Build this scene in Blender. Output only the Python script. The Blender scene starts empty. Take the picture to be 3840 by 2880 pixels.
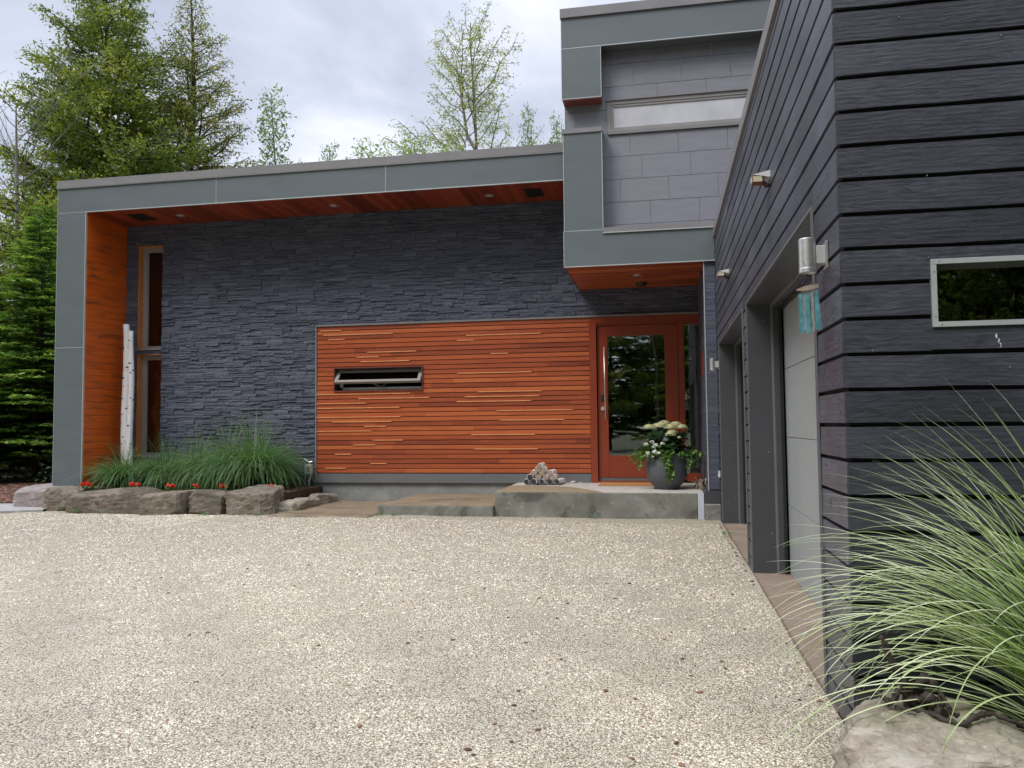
import bpy, math, random
import numpy as np
from mathutils import Vector, Matrix
R=math.radians
random.seed(7); rng=np.random.default_rng(7)
sc=bpy.context.scene
# ------------------------------------------------------------------ camera
cd=bpy.data.cameras.new('camera'); cam=bpy.data.objects.new('camera',cd); sc.collection.objects.link(cam)
cd.sensor_width=36; cd.lens=28.09; cd.clip_start=.05; cd.clip_end=800
cx=Vector((.9825554,.18569817,-.01005411)); cu=Vector((.01962642,-.04978152,.99856728)); cb=Vector((.1849316,-.98134499,-.05255769))
cam.matrix_world=Matrix(((cx.x,cu.x,cb.x,0),(cx.y,cu.y,cb.y,0),(cx.z,cu.z,cb.z,1.3),(0,0,0,1)))
sc.camera=cam
# ------------------------------------------------------------------ world: overcast sky
SUN_EL,SUN_AZ=R(50),R(-140)     # sun hidden in cloud, behind the viewer's left shoulder
wd=bpy.data.worlds.new('World'); sc.world=wd; wd.use_nodes=True
nt=wd.node_tree; nt.nodes.clear(); N=nt.nodes.new; LK=nt.links.new
out=N('ShaderNodeOutputWorld'); bg=N('ShaderNodeBackground'); LK(bg.outputs[0],out.inputs[0])
sky=N('ShaderNodeTexSky'); sky.sky_type='NISHITA'; sky.sun_disc=False; sky.sun_elevation=SUN_EL; sky.sun_rotation=SUN_AZ
sky.air_density=1; sky.dust_density=3
tc=N('ShaderNodeTexCoord'); sep=N('ShaderNodeSeparateXYZ'); LK(tc.outputs['Generated'],sep.inputs[0])
# clouds: project direction onto a cloud deck
mz=N('ShaderNodeMath'); mz.operation='MAXIMUM'; mz.inputs[1].default_value=0; LK(sep.outputs[2],mz.inputs[0])
az=N('ShaderNodeMath'); az.operation='ADD'; az.inputs[1].default_value=.22; LK(mz.outputs[0],az.inputs[0])
dx=N('ShaderNodeMath'); dx.operation='DIVIDE'; LK(sep.outputs[0],dx.inputs[0]); LK(az.outputs[0],dx.inputs[1])
dy=N('ShaderNodeMath'); dy.operation='DIVIDE'; LK(sep.outputs[1],dy.inputs[0]); LK(az.outputs[0],dy.inputs[1])
cv=N('ShaderNodeCombineXYZ'); LK(dx.outputs[0],cv.inputs[0]); LK(dy.outputs[0],cv.inputs[1])
n1=N('ShaderNodeTexNoise'); n1.inputs['Scale'].default_value=1.5; n1.inputs['Detail'].default_value=6; n1.inputs['Roughness'].default_value=.52; n1.inputs['Distortion'].default_value=.35
LK(cv.outputs[0],n1.inputs['Vector'])
cr=N('ShaderNodeValToRGB'); LK(n1.outputs['Fac'],cr.inputs[0])
e=cr.color_ramp.elements; e[0].position=.34; e[0].color=(3.7,4.1,5.1,1); e[1].position=.68; e[1].color=(8.6,8.8,9.5,1)
m_=cr.color_ramp.elements.new(.5); m_.color=(5.5,5.9,7.0,1)
# overcast skies are brighter overhead than near the horizon
zr=N('ShaderNodeMapRange'); zr.inputs['From Min'].default_value=.46; zr.inputs['From Max'].default_value=.95; zr.inputs['To Min'].default_value=1; zr.inputs['To Max'].default_value=3.0
LK(mz.outputs[0],zr.inputs[0])
ml=N('ShaderNodeMix'); ml.data_type='RGBA'; ml.blend_type='MULTIPLY'; ml.inputs['Factor'].default_value=1
LK(cr.outputs[0],ml.inputs[6]); LK(zr.outputs[0],ml.inputs[7])
mx=N('ShaderNodeMix'); mx.data_type='RGBA'; mx.inputs['Factor'].default_value=.9
LK(sky.outputs[0],mx.inputs[6]); LK(ml.outputs[2],mx.inputs[7]); LK(mx.outputs[2],bg.inputs[0]); bg.inputs[1].default_value=.1
# ------------------------------------------------------------------ sun through thick cloud
sl=bpy.data.lights.new('sun','SUN'); sl.energy=1.5; sl.angle=R(24); sl.color=(1,.96,.9)
so=bpy.data.objects.new('sun',sl); sc.collection.objects.link(so)
sd=Vector((math.sin(SUN_AZ)*math.cos(SUN_EL),math.cos(SUN_AZ)*math.cos(SUN_EL),math.sin(SUN_EL)))
so.rotation_euler=sd.to_track_quat('Z','Y').to_euler()
sc.view_settings.view_transform='Standard'; sc.view_settings.look='None'; sc.view_settings.gamma=1; sc.view_settings.use_curve_mapping=False
sc.view_settings.exposure=.50
sc.render.engine='CYCLES'
sc.cycles.transparent_max_bounces=24; sc.cycles.max_bounces=6
# ------------------------------------------------------------------ helpers
COL=sc.collection
def tag(o,label=None,cat=None,group=None,kind=None):
    if label:o['label']=label
    if cat:o['category']=cat
    if group:o['group']=group
    if kind:o['kind']=kind
    return o
def empty(name,loc=(0,0,0),rz=0):
    o=bpy.data.objects.new(name,None); COL.objects.link(o); o.location=loc; o.rotation_euler=(0,0,rz); o.empty_display_size=.1; return o
def link(me,name,mat=None,parent=None):
    o=bpy.data.objects.new(name,me); COL.objects.link(o)
    if mat:
        for m in (mat if isinstance(mat,(list,tuple)) else [mat]): me.materials.append(m)
    if parent:o.parent=parent
    return o
class MB:
    def __init__(s): s.v=[];s.f=[];s.t=[];s.m=[]
    def face(s,pts,tone=.5,mi=0):
        i=len(s.v); s.v+= [tuple(p) for p in pts]; s.f.append(tuple(range(i,i+len(pts)))); s.t.append(tone); s.m.append(mi)
    def box(s,x0,x1,y0,y1,z0,z1,tone=.5,mi=0):
        i=len(s.v)
        s.v+=[(x0,y0,z0),(x1,y0,z0),(x1,y1,z0),(x0,y1,z0),(x0,y0,z1),(x1,y0,z1),(x1,y1,z1),(x0,y1,z1)]
        for f in ((0,3,2,1),(4,5,6,7),(0,1,5,4),(1,2,6,5),(2,3,7,6),(3,0,4,7)):
            s.f.append(tuple(i+k for k in f)); s.t.append(tone); s.m.append(mi)
    def grid(s,rows,tone=.5,mi=0,closed=False,cap=False):
        i=len(s.v); n=len(rows[0])
        for r in rows: s.v+=[tuple(p) for p in r]
        for a in range(len(rows)-1):
            for b in range(n if closed else n-1):
                c=(b+1)%n
                s.f.append((i+a*n+b,i+a*n+c,i+(a+1)*n+c,i+(a+1)*n+b)); s.t.append(tone(a,b) if callable(tone) else tone); s.m.append(mi)
        if cap:
            s.f.append(tuple(i+b for b in range(n))[::-1]); s.t.append(.5); s.m.append(mi)
            s.f.append(tuple(i+(len(rows)-1)*n+b for b in range(n))); s.t.append(.5); s.m.append(mi)
    def tube(s,path,rad,n=8,tone=.5,mi=0,cap=True):
        rows=[]; P=[Vector(p) for p in path]
        for k,p in enumerate(P):
            d=(P[min(k+1,len(P)-1)]-P[max(k-1,0)]).normalized()
            a=Vector((0,0,1)) if abs(d.z)<.9 else Vector((1,0,0))
            u=d.cross(a).normalized(); w=d.cross(u)
            r=rad[k] if isinstance(rad,(list,tuple)) else rad
            rows.append([p+(u*math.cos(q*2*math.pi/n)+w*math.sin(q*2*math.pi/n))*r for q in range(n)])
        s.grid(rows,tone,mi,closed=True,cap=cap)
    def lathe(s,prof,c=(0,0,0),n=32,tone=.5,mi=0):
        rows=[[(c[0]+r*math.cos(q*2*math.pi/n),c[1]+r*math.sin(q*2*math.pi/n),c[2]+z) for q in range(n)] for r,z in prof]
        s.grid(rows,tone,mi,closed=True)
    def build(s,name,mat,parent=None,smooth=False,bevel=0):
        me=bpy.data.meshes.new(name); me.from_pydata(s.v,[],s.f); me.update()
        a=me.attributes.new('tone','FLOAT','FACE'); a.data.foreach_set('value',s.t)
        if any(s.m): me.polygons.foreach_set('material_index',s.m)
        if smooth: me.polygons.foreach_set('use_smooth',[True]*len(s.f))
        o=link(me,name,mat,parent)
        if bevel:
            b=o.modifiers.new('b','BEVEL'); b.width=bevel; b.segments=1; b.limit_method='ANGLE'; b.angle_limit=R(50)
        return o
def np_mesh(name,V,F,tone,mat,parent=None,smooth=False):
    """V (n,3) ; F (m,k) same k"""
    me=bpy.data.meshes.new(name); k=F.shape[1]; m=len(F)
    me.vertices.add(len(V)); me.vertices.foreach_set('co',V.astype(np.float32).ravel())
    me.loops.add(m*k); me.loops.foreach_set('vertex_index',F.astype(np.int32).ravel())
    me.polygons.add(m); me.polygons.foreach_set('loop_start',np.arange(0,m*k,k,dtype=np.int32))
    me.update(calc_edges=True); me.validate()
    a=me.attributes.new('tone','FLOAT','FACE'); a.data.foreach_set('value',np.asarray(tone,dtype=np.float32))
    if smooth: me.polygons.foreach_set('use_smooth',[True]*m)
    return link(me,name,mat,parent)
def grid_wall(x0,x1,z0,z1,holes):
    """rects covering [x0,x1]x[z0,z1] minus holes"""
    xs=sorted({x0,x1,*[min(max(v,x0),x1) for h in holes if h[3]>z0 and h[2]<z1 for v in h[:2]]}); out=[]
    for a,b in zip(xs,xs[1:]):
        zs=sorted([(max(h[2],z0),min(h[3],z1)) for h in holes if h[0]<(a+b)/2<h[1] and h[3]>z0 and h[2]<z1]); z=z0
        for c,d in zs:
            if c>z: out.append((a,b,z,c))
            z=max(z,d)
        if z<z1: out.append((a,b,z,z1))
    return out
# ------------------------------------------------------------------ materials
def newmat(name):
    m=bpy.data.materials.new(name); m.use_nodes=True; t=m.node_tree; b=t.nodes['Principled BSDF']; return m,t,b
def nd(t,ty,**k):
    n=t.nodes.new(ty)
    for a,v in k.items():
        if a in n.inputs: n.inputs[a].default_value=v
        else: setattr(n,a,v)
    return n
def coords(t,scale=(1,1,1),rot=(0,0,0)):
    c=nd(t,'ShaderNodeTexCoord'); mp=nd(t,'ShaderNodeMapping'); mp.inputs['Scale'].default_value=scale; mp.inputs['Rotation'].default_value=rot
    t.links.new(c.outputs['Object'],mp.inputs[0]); return mp.outputs[0]
def noise(t,vec,scale,detail=4,rough=.5,dist=0):
    n=nd(t,'ShaderNodeTexNoise'); n.inputs['Scale'].default_value=scale; n.inputs['Detail'].default_value=detail; n.inputs['Roughness'].default_value=rough; n.inputs['Distortion'].default_value=dist
    t.links.new(vec,n.inputs['Vector']); return n.outputs['Fac']
def ramp(t,fac,stops):
    r=nd(t,'ShaderNodeValToRGB'); t.links.new(fac,r.inputs[0]); e=r.color_ramp.elements
    while len(e)<len(stops): e.new(.5)
    for q,(p,c) in zip(e,stops): q.position=p; q.color=(*c,1) if len(c)==3 else c
    return r.outputs[0]
def mixc(t,fac,a,b,mode='MIX'):
    m=nd(t,'ShaderNodeMix'); m.data_type='RGBA'; m.blend_type=mode
    for s,v in ((0,fac),(6,a),(7,b)):
        if isinstance(v,(int,float)): m.inputs[s].default_value=v
        elif isinstance(v,tuple): m.inputs[s].default_value=(*v,1)
        else: t.links.new(v,m.inputs[s])
    return m.outputs[2]
def fmath(t,op,a,b=0.):
    m=nd(t,'ShaderNodeMath'); m.operation=op
    for s,v in ((0,a),(1,b)):
        if isinstance(v,(int,float)): m.inputs[s].default_value=v
        else: t.links.new(v,m.inputs[s])
    return m.outputs[0]
def bump(t,b,h,strength=.5,dist=.01):
    n=nd(t,'ShaderNodeBump'); n.inputs['Strength'].default_value=strength; n.inputs['Distance'].default_value=dist
    t.links.new(h,n.inputs['Height']); t.links.new(n.outputs[0],b.inputs['Normal'])
def attr(t,name='tone'):
    a=nd(t,'ShaderNodeAttribute'); a.attribute_name=name; return a.outputs['Fac']
def plain(name,col,rough=.5,metal=0,var=.12,scale=3,bs=0,bscale=80,spec=.5,sc3=(1,1,1)):
    m,t,b=newmat(name); v=coords(t,sc3); n=noise(t,v,scale,5,.6)
    lo=tuple(c*(1-var) for c in col); hi=tuple(min(1,c*(1+var)) for c in col)
    t.links.new(ramp(t,n,[(.3,lo),(.7,hi)]),b.inputs['Base Color'])
    b.inputs['Roughness'].default_value=rough; b.inputs['Metallic'].default_value=metal; b.inputs['Specular IOR Level'].default_value=spec
    if bs: bump(t,b,noise(t,v,bscale,4,.6),bs,.004)
    return m
def wood(name,lo,mid,hi,axis='x',rough=.45,stain=0.,spec=.5):
    m,t,b=newmat(name)
    s={'x':(.7,12,14),'y':(12,.7,14),'z':(12,12,.7)}[axis]
    v=coords(t,s); a=attr(t)
    # every board slides through the grain by its own tone
    off=nd(t,'ShaderNodeVectorMath',operation='ADD'); cm=nd(t,'ShaderNodeCombineXYZ'); k=fmath(t,'MULTIPLY',a,37.)
    t.links.new(k,cm.inputs[0]); t.links.new(k,cm.inputs[1]); t.links.new(v,off.inputs[0]); t.links.new(cm.outputs[0],off.inputs[1])
    g=noise(t,off.outputs[0],2.2,6,.65,.8); g2=noise(t,off.outputs[0],9,3,.6)
    f=fmath(t,'ADD',fmath(t,'MULTIPLY',a,.62),fmath(t,'MULTIPLY',g,.55)); f=fmath(t,'SUBTRACT',f,.12)
    c=ramp(t,f,[(.08,lo),(.45,mid),(.85,hi)])
    c=mixc(t,fmath(t,'MULTIPLY',g2,.5),c,(lo[0]*.6,lo[1]*.6,lo[2]*.6),'MIX') if stain>0 else c
    if stain:
        v2=coords(t,(1,.8,5)); sN=noise(t,v2,1.6,5,.62,.5)
        sf=ramp(t,sN,[(.5,(0,0,0)),(.72,(1,1,1))]); c=mixc(t,fmath(t,'MULTIPLY',sf,stain),c,(.045,.028,.02))
    t.links.new(c,b.inputs['Base Color']); b.inputs['Roughness'].default_value=rough; b.inputs['Specular IOR Level'].default_value=spec
    bump(t,b,fmath(t,'ADD',g,fmath(t,'MULTIPLY',g2,.5)),.25,.004)
    return m
M={}
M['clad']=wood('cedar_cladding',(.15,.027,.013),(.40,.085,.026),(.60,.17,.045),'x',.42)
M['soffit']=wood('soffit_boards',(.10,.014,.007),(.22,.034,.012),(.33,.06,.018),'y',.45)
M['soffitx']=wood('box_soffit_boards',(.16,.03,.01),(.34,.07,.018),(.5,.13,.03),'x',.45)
M['reveal']=wood('reveal_boards',(.50,.075,.008),(.72,.135,.011),(.86,.20,.02),'y',.42,.7)
M['lip']=plain('cut_cedar_edge',(.70,.31,.12),.5,var=.2,scale=9)
M['door']=wood('mahogany',(.13,.022,.010),(.26,.045,.018),(.36,.075,.03),'z',.32)
M['doorx']=wood('mahogany_rail',(.13,.022,.010),(.27,.048,.02),(.36,.075,.03),'x',.32)
M['jambwood']=plain('jamb_wood',(.55,.2,.05),.45,var=.2,scale=4,sc3=(8,8,1))
# ledger stone
m,t,b=newmat('ledger_stone'); v=coords(t,(1,1,2.2)); n=noise(t,v,9,6,.65,.4); n2=noise(t,v,45,5,.65,1.2); a=attr(t)
f=fmath(t,'ADD',fmath(t,'MULTIPLY',n,.5),fmath(t,'MULTIPLY',a,.5))
c=ramp(t,f,[(.15,(.062,.069,.100)),(.5,(.084,.093,.132)),(.85,(.118,.129,.172))])
fl=noise(t,coords(t,(1,1,4)),14,4,.6,2.); c=mixc(t,ramp(t,fl,[(.68,(0,0,0)),(.80,(.55,.55,.55))]),c,(.26,.29,.36))
t.links.new(c,b.inputs['Base Color']); b.inputs['Roughness'].default_value=.62; bump(t,b,fmath(t,'ADD',fmath(t,'MULTIPLY',n,1.4),n2),.9,.009); M['stone']=m
M['mortar']=plain('dark_backing',(.02,.022,.03),.8)
M['panel']=plain('green_grey_panel',(.120,.140,.146),.42,var=.07,scale=1.2,bs=.08,bscale=60,sc3=(1,1,4))
M['flash']=plain('grey_flashing',(.215,.205,.205),.38,var=.09,scale=2.5,spec=.5)
M['alu']=plain('aluminium_trim',(.50,.52,.515),.35,var=.08,metal=.3)
M['siding']=plain('purple_grey_tile',(.215,.213,.245),.5,var=.09,scale=3,bs=.12,bscale=40,sc3=(1,1,5))
M['joint']=plain('tile_joint',(.5,.5,.52),.5)
M['winframe']=plain('taupe_window_frame',(.27,.25,.24),.4,var=.06)
M['white']=plain('white_vinyl',(.62,.63,.63),.35,var=.05)
M['boxtrim']=plain('red_brown_trim',(.17,.045,.03),.45,var=.15)
def boardmat(name,ax,base=.042,rough=.5):
    m,t,b=newmat(name); s=(1.6,9,9) if ax=='x' else (9,1.6,9)
    a=attr(t); v=coords(t,s); off=nd(t,'ShaderNodeVectorMath',operation='ADD'); cm=nd(t,'ShaderNodeCombineXYZ'); k=fmath(t,'MULTIPLY',a,53.)
    t.links.new(k,cm.inputs[0]); t.links.new(k,cm.inputs[1]); t.links.new(k,cm.inputs[2]); t.links.new(v,off.inputs[0]); t.links.new(cm.outputs[0],off.inputs[1]); vv=off.outputs[0]
    lowf=noise(t,vv,.55,2,.5,0)
    w=nd(t,'ShaderNodeTexWave'); w.wave_type='BANDS'; w.bands_direction='Z'; w.inputs['Scale'].default_value=1.6; w.inputs['Distortion'].default_value=14; w.inputs['Detail'].default_value=4; w.inputs['Detail Scale'].default_value=.45; w.inputs['Detail Roughness'].default_value=.6
    t.links.new(vv,w.inputs['Vector']); g=w.outputs['Fac']; fine=noise(t,vv,3.2,8,.74,2.4)
    big=noise(t,coords(t,(1,1,1)),2.2,5,.6)
    f=fmath(t,'ADD',fmath(t,'ADD',fmath(t,'MULTIPLY',fine,.55),fmath(t,'MULTIPLY',big,.35)),fmath(t,'MULTIPLY',a,.12))
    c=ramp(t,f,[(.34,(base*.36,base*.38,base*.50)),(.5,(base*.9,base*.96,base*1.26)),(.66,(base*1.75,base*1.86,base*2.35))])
    # knots
    vo=nd(t,'ShaderNodeTexVoronoi'); vo.inputs['Scale'].default_value=2.1
    t.links.new(coords(t,(1,1,2.2) ),vo.inputs['Vector']); kn=ramp(t,vo.outputs['Distance'],[(.035,(1,1,1)),(.075,(0,0,0))])
    c=mixc(t,fmath(t,'MULTIPLY',kn,.7),c,(base*.35,base*.35,base*.4))
    # bare, weathered patches at board ends near the base
    if ax=='y':
        sp=nd(t,'ShaderNodeSeparateXYZ'); cc=nd(t,'ShaderNodeTexCoord'); t.links.new(cc.outputs['Object'],sp.inputs[0])
        lowz=ramp(t,fmath(t,'MULTIPLY',sp.outputs[2],.5),[(.55,(1,1,1)),(.72,(0,0,0))])
        pn=ramp(t,noise(t,coords(t,(14,14,5)),1.,5,.7),[(.5,(0,0,0)),(.62,(1,1,1))])
        c=mixc(t,fmath(t,'MULTIPLY',fmath(t,'MULTIPLY',lowz,pn),.25),c,(.135,.095,.07))
    t.links.new(c,b.inputs['Base Color'])
    t.links.new(ramp(t,fine,[(.3,(rough-.08,)*3),(.7,(rough+.14,)*3)]),b.inputs['Roughness'])
    h=fmath(t,'ADD',fmath(t,'MULTIPLY',g,.12),fine); h=fmath(t,'ADD',h,fmath(t,'MULTIPLY',kn,-.8)); bump(t,b,h,.7,.004)
    return m
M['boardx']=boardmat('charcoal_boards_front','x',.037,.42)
M['boardy']=boardmat('charcoal_boards_side','y',.066,.38)  # same boards as the front; lighter base colour carries the side's sky sheen
M['gap']=plain('black_gap',(.006,.006,.007),.9,var=.05)
M['gdoor']=plain('garage_door_paint',(.31,.33,.325),.45,var=.05,scale=2)
M['jamb']=plain('charcoal_metal_jamb',(.062,.064,.070),.38,var=.08,scale=4)
M['jamb2']=plain('grey_metal_strip',(.15,.155,.155),.35,var=.08)
M['black']=plain('black_rubber',(.012,.012,.013),.5,var=.1)
M['steel']=plain('brushed_steel',(.72,.71,.68),.42,metal=1,var=.08,scale=6,sc3=(1,1,8))
M['nickel']=plain('pale_metal',(.7,.7,.68),.3,metal=.8,var=.08)
M['lens']=plain('frosted_lens',(.55,.52,.38),.3,var=.1)
M['room']=plain('room_wall',(.38,.29,.20),.7)
M['roomfloor']=wood('room_floor',(.06,.03,.015),(.12,.06,.03),(.2,.1,.05),'x',.3)
M['mat']=plain('coir_mat',(.42,.20,.07),.95,var=.2,scale=60,bs=.5,bscale=200)
M['pebble']=plain('white_pebble',(.55,.54,.52),.6,var=.2,scale=20)
M['paintstrip']=plain('grey_primer_strip',(.52,.55,.62),.6,var=.1)
# glass
def glassmat(name,refl=1.9,tint=(.75,.8,.78)):
    m,t,b=newmat(name); t.nodes.remove(b); o=t.nodes['Material Output']
    fr=nd(t,'ShaderNodeFresnel'); fr.inputs['IOR'].default_value=refl
    tr=nd(t,'ShaderNodeBsdfTransparent'); tr.inputs[0].default_value=(*tint,1); gl=nd(t,'ShaderNodeBsdfGlossy'); gl.inputs['Roughness'].default_value=.012; gl.inputs[0].default_value=(.95,1,1,1)
    bn=nd(t,'ShaderNodeBump'); bn.inputs['Strength'].default_value=.05; bn.inputs['Distance'].default_value=.012
    nn=noise(t,coords(t),2.2,2,.5); t.links.new(nn,bn.inputs['Height']); t.links.new(bn.outputs[0],gl.inputs['Normal'])
    mx=nd(t,'ShaderNodeMixShader'); t.links.new(fr.outputs[0],mx.inputs[0]); t.links.new(tr.outputs[0],mx.inputs[1]); t.links.new(gl.outputs[0],mx.inputs[2]); t.links.new(mx.outputs[0],o.inputs[0])
    return m
M['glass']=glassmat('window_glass',1.75,(.5,.5,.48)); M['glass2']=glassmat('coated_glass',30.,(.3,.35,.4)); M['glassd']=glassmat('door_glass',2.6,(.85,.86,.78))
# concrete
def concrete(name,lo,hi,stains=.6):
    m,t,b=newmat(name); v=coords(t); n=noise(t,v,2.5,7,.65,.3); n2=noise(t,v,30,4,.6)
    c=ramp(t,n,[(.3,lo),(.55,tuple((a_+b_)/2 for a_,b_ in zip(lo,hi))),(.72,hi)])
    w=noise(t,v,1.3,5,.7,.8); c=mixc(t,fmath(t,'MULTIPLY',ramp(t,w,[(.52,(0,0,0)),(.6,(1,1,1))]),stains),c,tuple(k*.55 for k in lo))
    p=noise(t,v,5,3,.6,1.5); c=mixc(t,fmath(t,'MULTIPLY',ramp(t,p,[(.66,(0,0,0)),(.70,(1,1,1))]),.35),c,tuple(min(1,k*1.6) for k in hi))
    t.links.new(c,b.inputs['Base Color']); b.inputs['Roughness'].default_value=.75; bump(t,b,fmath(t,'ADD',n,fmath(t,'MULTIPLY',n2,.4)),.4,.006); return m
M['conc']=concrete('board_formed_concrete',(.12,.115,.09),(.30,.30,.27),.75)
M['found']=concrete('foundation_concrete',(.20,.205,.195),(.34,.345,.33),.3)
M['conctop']=concrete('damp_concrete',(.19,.145,.09),(.30,.235,.155),.5)
# landing top: pale with a damp tan sweep on the front left
m,t,b=newmat('landing_top'); v=coords(t); sp=nd(t,'ShaderNodeSeparateXYZ'); t.links.new(v,sp.inputs[0])
xr=fmath(t,'MULTIPLY',fmath(t,'ADD',sp.outputs[0],2.45),.62)           # 0 at left end
yl=fmath(t,'SUBTRACT',12.75,fmath(t,'MULTIPLY',fmath(t,'POWER',fmath(t,'MAXIMUM',xr,0.),3.),1.3))
dd=fmath(t,'SUBTRACT',yl,sp.outputs[1]); dd=fmath(t,'ADD',dd,fmath(t,'MULTIPLY',fmath(t,'SUBTRACT',noise(t,v,2,3),.5),.25))
n=noise(t,v,6,6,.65); dry=ramp(t,n,[(.3,(.40,.375,.33)),(.7,(.56,.53,.48))]); wet=ramp(t,n,[(.3,(.23,.175,.105)),(.7,(.32,.25,.16))])
t.links.new(mixc(t,ramp(t,dd,[(.0,(0,0,0)),(.05,(1,1,1))]),dry,wet),b.inputs['Base Color']); b.inputs['Roughness'].default_value=.7; bump(t,b,n,.2,.004); M['landtop']=m
M['slab']=concrete('brown_slab',(.21,.155,.115),(.30,.23,.175),.15)
M['kerb']=concrete('pale_kerb',(.30,.29,.28),(.42,.41,.39),.1)
# gravel
m,t,b=newmat('gravel'); v=coords(t)
wv=nd(t,'ShaderNodeVectorMath',operation='ADD'); dn=nd(t,'ShaderNodeTexNoise'); dn.inputs['Scale'].default_value=60; t.links.new(v,dn.inputs['Vector'])
ds=nd(t,'ShaderNodeVectorMath',operation='SCALE'); ds.inputs['Scale'].default_value=.008; t.links.new(dn.outputs['Color'],ds.inputs[0]); t.links.new(v,wv.inputs[0]); t.links.new(ds.outputs[0],wv.inputs[1])
def vor(scale,feat='F1'):
    q=nd(t,'ShaderNodeTexVoronoi'); q.feature=feat; q.inputs['Scale'].default_value=scale; t.links.new(wv.outputs[0],q.inputs['Vector']); return q
va=vor(96); vb=vor(47)
sepc=nd(t,'ShaderNodeSeparateColor'); t.links.new(va.outputs['Color'],sepc.inputs[0])
c=ramp(t,sepc.outputs[0],[(.0,(.30,.25,.19)),(.10,(.45,.39,.29)),(.35,(.62,.55,.41)),(.62,(.72,.655,.50)),(.86,(.82,.77,.63)),(1.,(.56,.51,.47))])
c.node.color_ramp.interpolation='LINEAR'
big=noise(t,v,.45,4,.6); c=mixc(t,.5,c,ramp(t,big,[(.35,(.88,.86,.87)),(.65,(1.12,1.1,1.04))]),'MULTIPLY')
sepb=nd(t,'ShaderNodeSeparateColor'); t.links.new(vb.outputs['Color'],sepb.inputs[0])
c=mixc(t,ramp(t,sepb.outputs[1],[(.990,(0,0,0)),(.994,(.6,.6,.6))]),c,(.23,.10,.06))
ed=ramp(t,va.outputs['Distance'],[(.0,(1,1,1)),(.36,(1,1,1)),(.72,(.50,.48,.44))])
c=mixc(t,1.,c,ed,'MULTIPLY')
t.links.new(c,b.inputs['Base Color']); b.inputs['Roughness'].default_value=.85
h=fmath(t,'SUBTRACT',1.,va.outputs['Distance']); h=fmath(t,'ADD',h,fmath(t,'MULTIPLY',fmath(t,'SUBTRACT',1.,vb.outputs['Distance']),.8)); h=fmath(t,'ADD',h,fmath(t,'MULTIPLY',sepc.outputs[1],.5))
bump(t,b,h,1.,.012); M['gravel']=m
m,t,b=newmat('loose_stone'); a=attr(t); t.links.new(ramp(t,a,[(.0,(.16,.14,.12)),(.12,(.42,.37,.29)),(.35,(.64,.57,.43)),(.75,(.76,.69,.54)),(.94,(.84,.80,.70)),(.97,(.30,.12,.06)),(1,(.35,.15,.08))]),b.inputs['Base Color']); b.inputs['Roughness'].default_value=.8; M['loose']=m
m,t,b=newmat('bark_mulch'); a=attr(t); t.links.new(ramp(t,a,[(0,(.05,.022,.014)),(.5,(.14,.06,.035)),(1,(.27,.14,.085))]),b.inputs['Base Color']); b.inputs['Roughness'].default_value=.9; M['chips']=m
M['soil']=plain('mulch_soil',(.06,.035,.022),.95,var=.5,scale=30,bs=1,bscale=60)
M['forest']=plain('forest_floor',(.045,.05,.02),.95,var=.5,scale=2,bs=.8,bscale=20)
# rock
def rockmat(name,lo,mid,hi,moss=.3):
    m,t,b=newmat(name); v=coords(t); n=noise(t,v,2.6,8,.68,.6); n2=noise(t,coords(t,(1,1,3)),9,7,.7,.7); s=fmath(t,'ADD',fmath(t,'MULTIPLY',n,.5),fmath(t,'MULTIPLY',n2,.5))
    c=ramp(t,s,[(.33,lo),(.5,mid),(.66,hi)]); mo=ramp(t,noise(t,v,4,4,.6,.5),[(.5,(0,0,0)),(.62,(1,1,1))]); c=mixc(t,fmath(t,'MULTIPLY',mo,moss),c,(.075,.075,.04))
    ve=nd(t,'ShaderNodeTexNoise'); ve.inputs['Scale'].default_value=5; ve.inputs['Detail'].default_value=6; ve.inputs['Distortion'].default_value=1.5; t.links.new(v,ve.inputs['Vector'])
    vv=fmath(t,'ABSOLUTE',fmath(t,'SUBTRACT',ve.outputs['Fac'],.5)); c=mixc(t,ramp(t,vv,[(.0,(.22,.22,.22)),(.006,(0,0,0))]),c,tuple(min(1,k*1.5) for k in hi))
    vo=nd(t,'ShaderNodeTexVoronoi'); vo.feature='DISTANCE_TO_EDGE'; vo.inputs['Scale'].default_value=3.2; wv_=nd(t,'ShaderNodeVectorMath',operation='ADD'); wn_=nd(t,'ShaderNodeTexNoise'); wn_.inputs['Scale'].default_value=4; wn_.inputs['Detail'].default_value=6; sc_=nd(t,'ShaderNodeVectorMath',operation='SCALE'); sc_.inputs['Scale'].default_value=.5; t.links.new(v,wn_.inputs['Vector']); t.links.new(wn_.outputs['Color'],sc_.inputs[0]); t.links.new(coords(t,(.6,.9,2.2)),wv_.inputs[0]); t.links.new(sc_.outputs[0],wv_.inputs[1]); t.links.new(wv_.outputs[0],vo.inputs['Vector']); ck=ramp(t,vo.outputs['Distance'],[(.0,(1,1,1)),(.012,(0,0,0))]); gate=ramp(t,noise(t,v,1.7,3),[(.5,(0,0,0)),(.6,(1,1,1))]); ck=fmath(t,'MULTIPLY',ck,gate); c=mixc(t,fmath(t,'MULTIPLY',ck,.75),c,tuple(k*.35 for k in lo)); sp_=noise(t,v,55,5,.7); c=mixc(t,.55,c,ramp(t,sp_,[(.3,(.72,.72,.72)),(.7,(1.25,1.25,1.25))]),'MULTIPLY')
    t.links.new(c,b.inputs['Base Color']); b.inputs['Roughness'].default_value=.82; bump(t,b,fmath(t,'ADD',fmath(t,'MULTIPLY',n2,1.),n),.8,.02); return m
M['rock']=rockmat('limestone_rock',(.09,.070,.048),(.20,.165,.125),(.34,.29,.235),.45)
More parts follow.
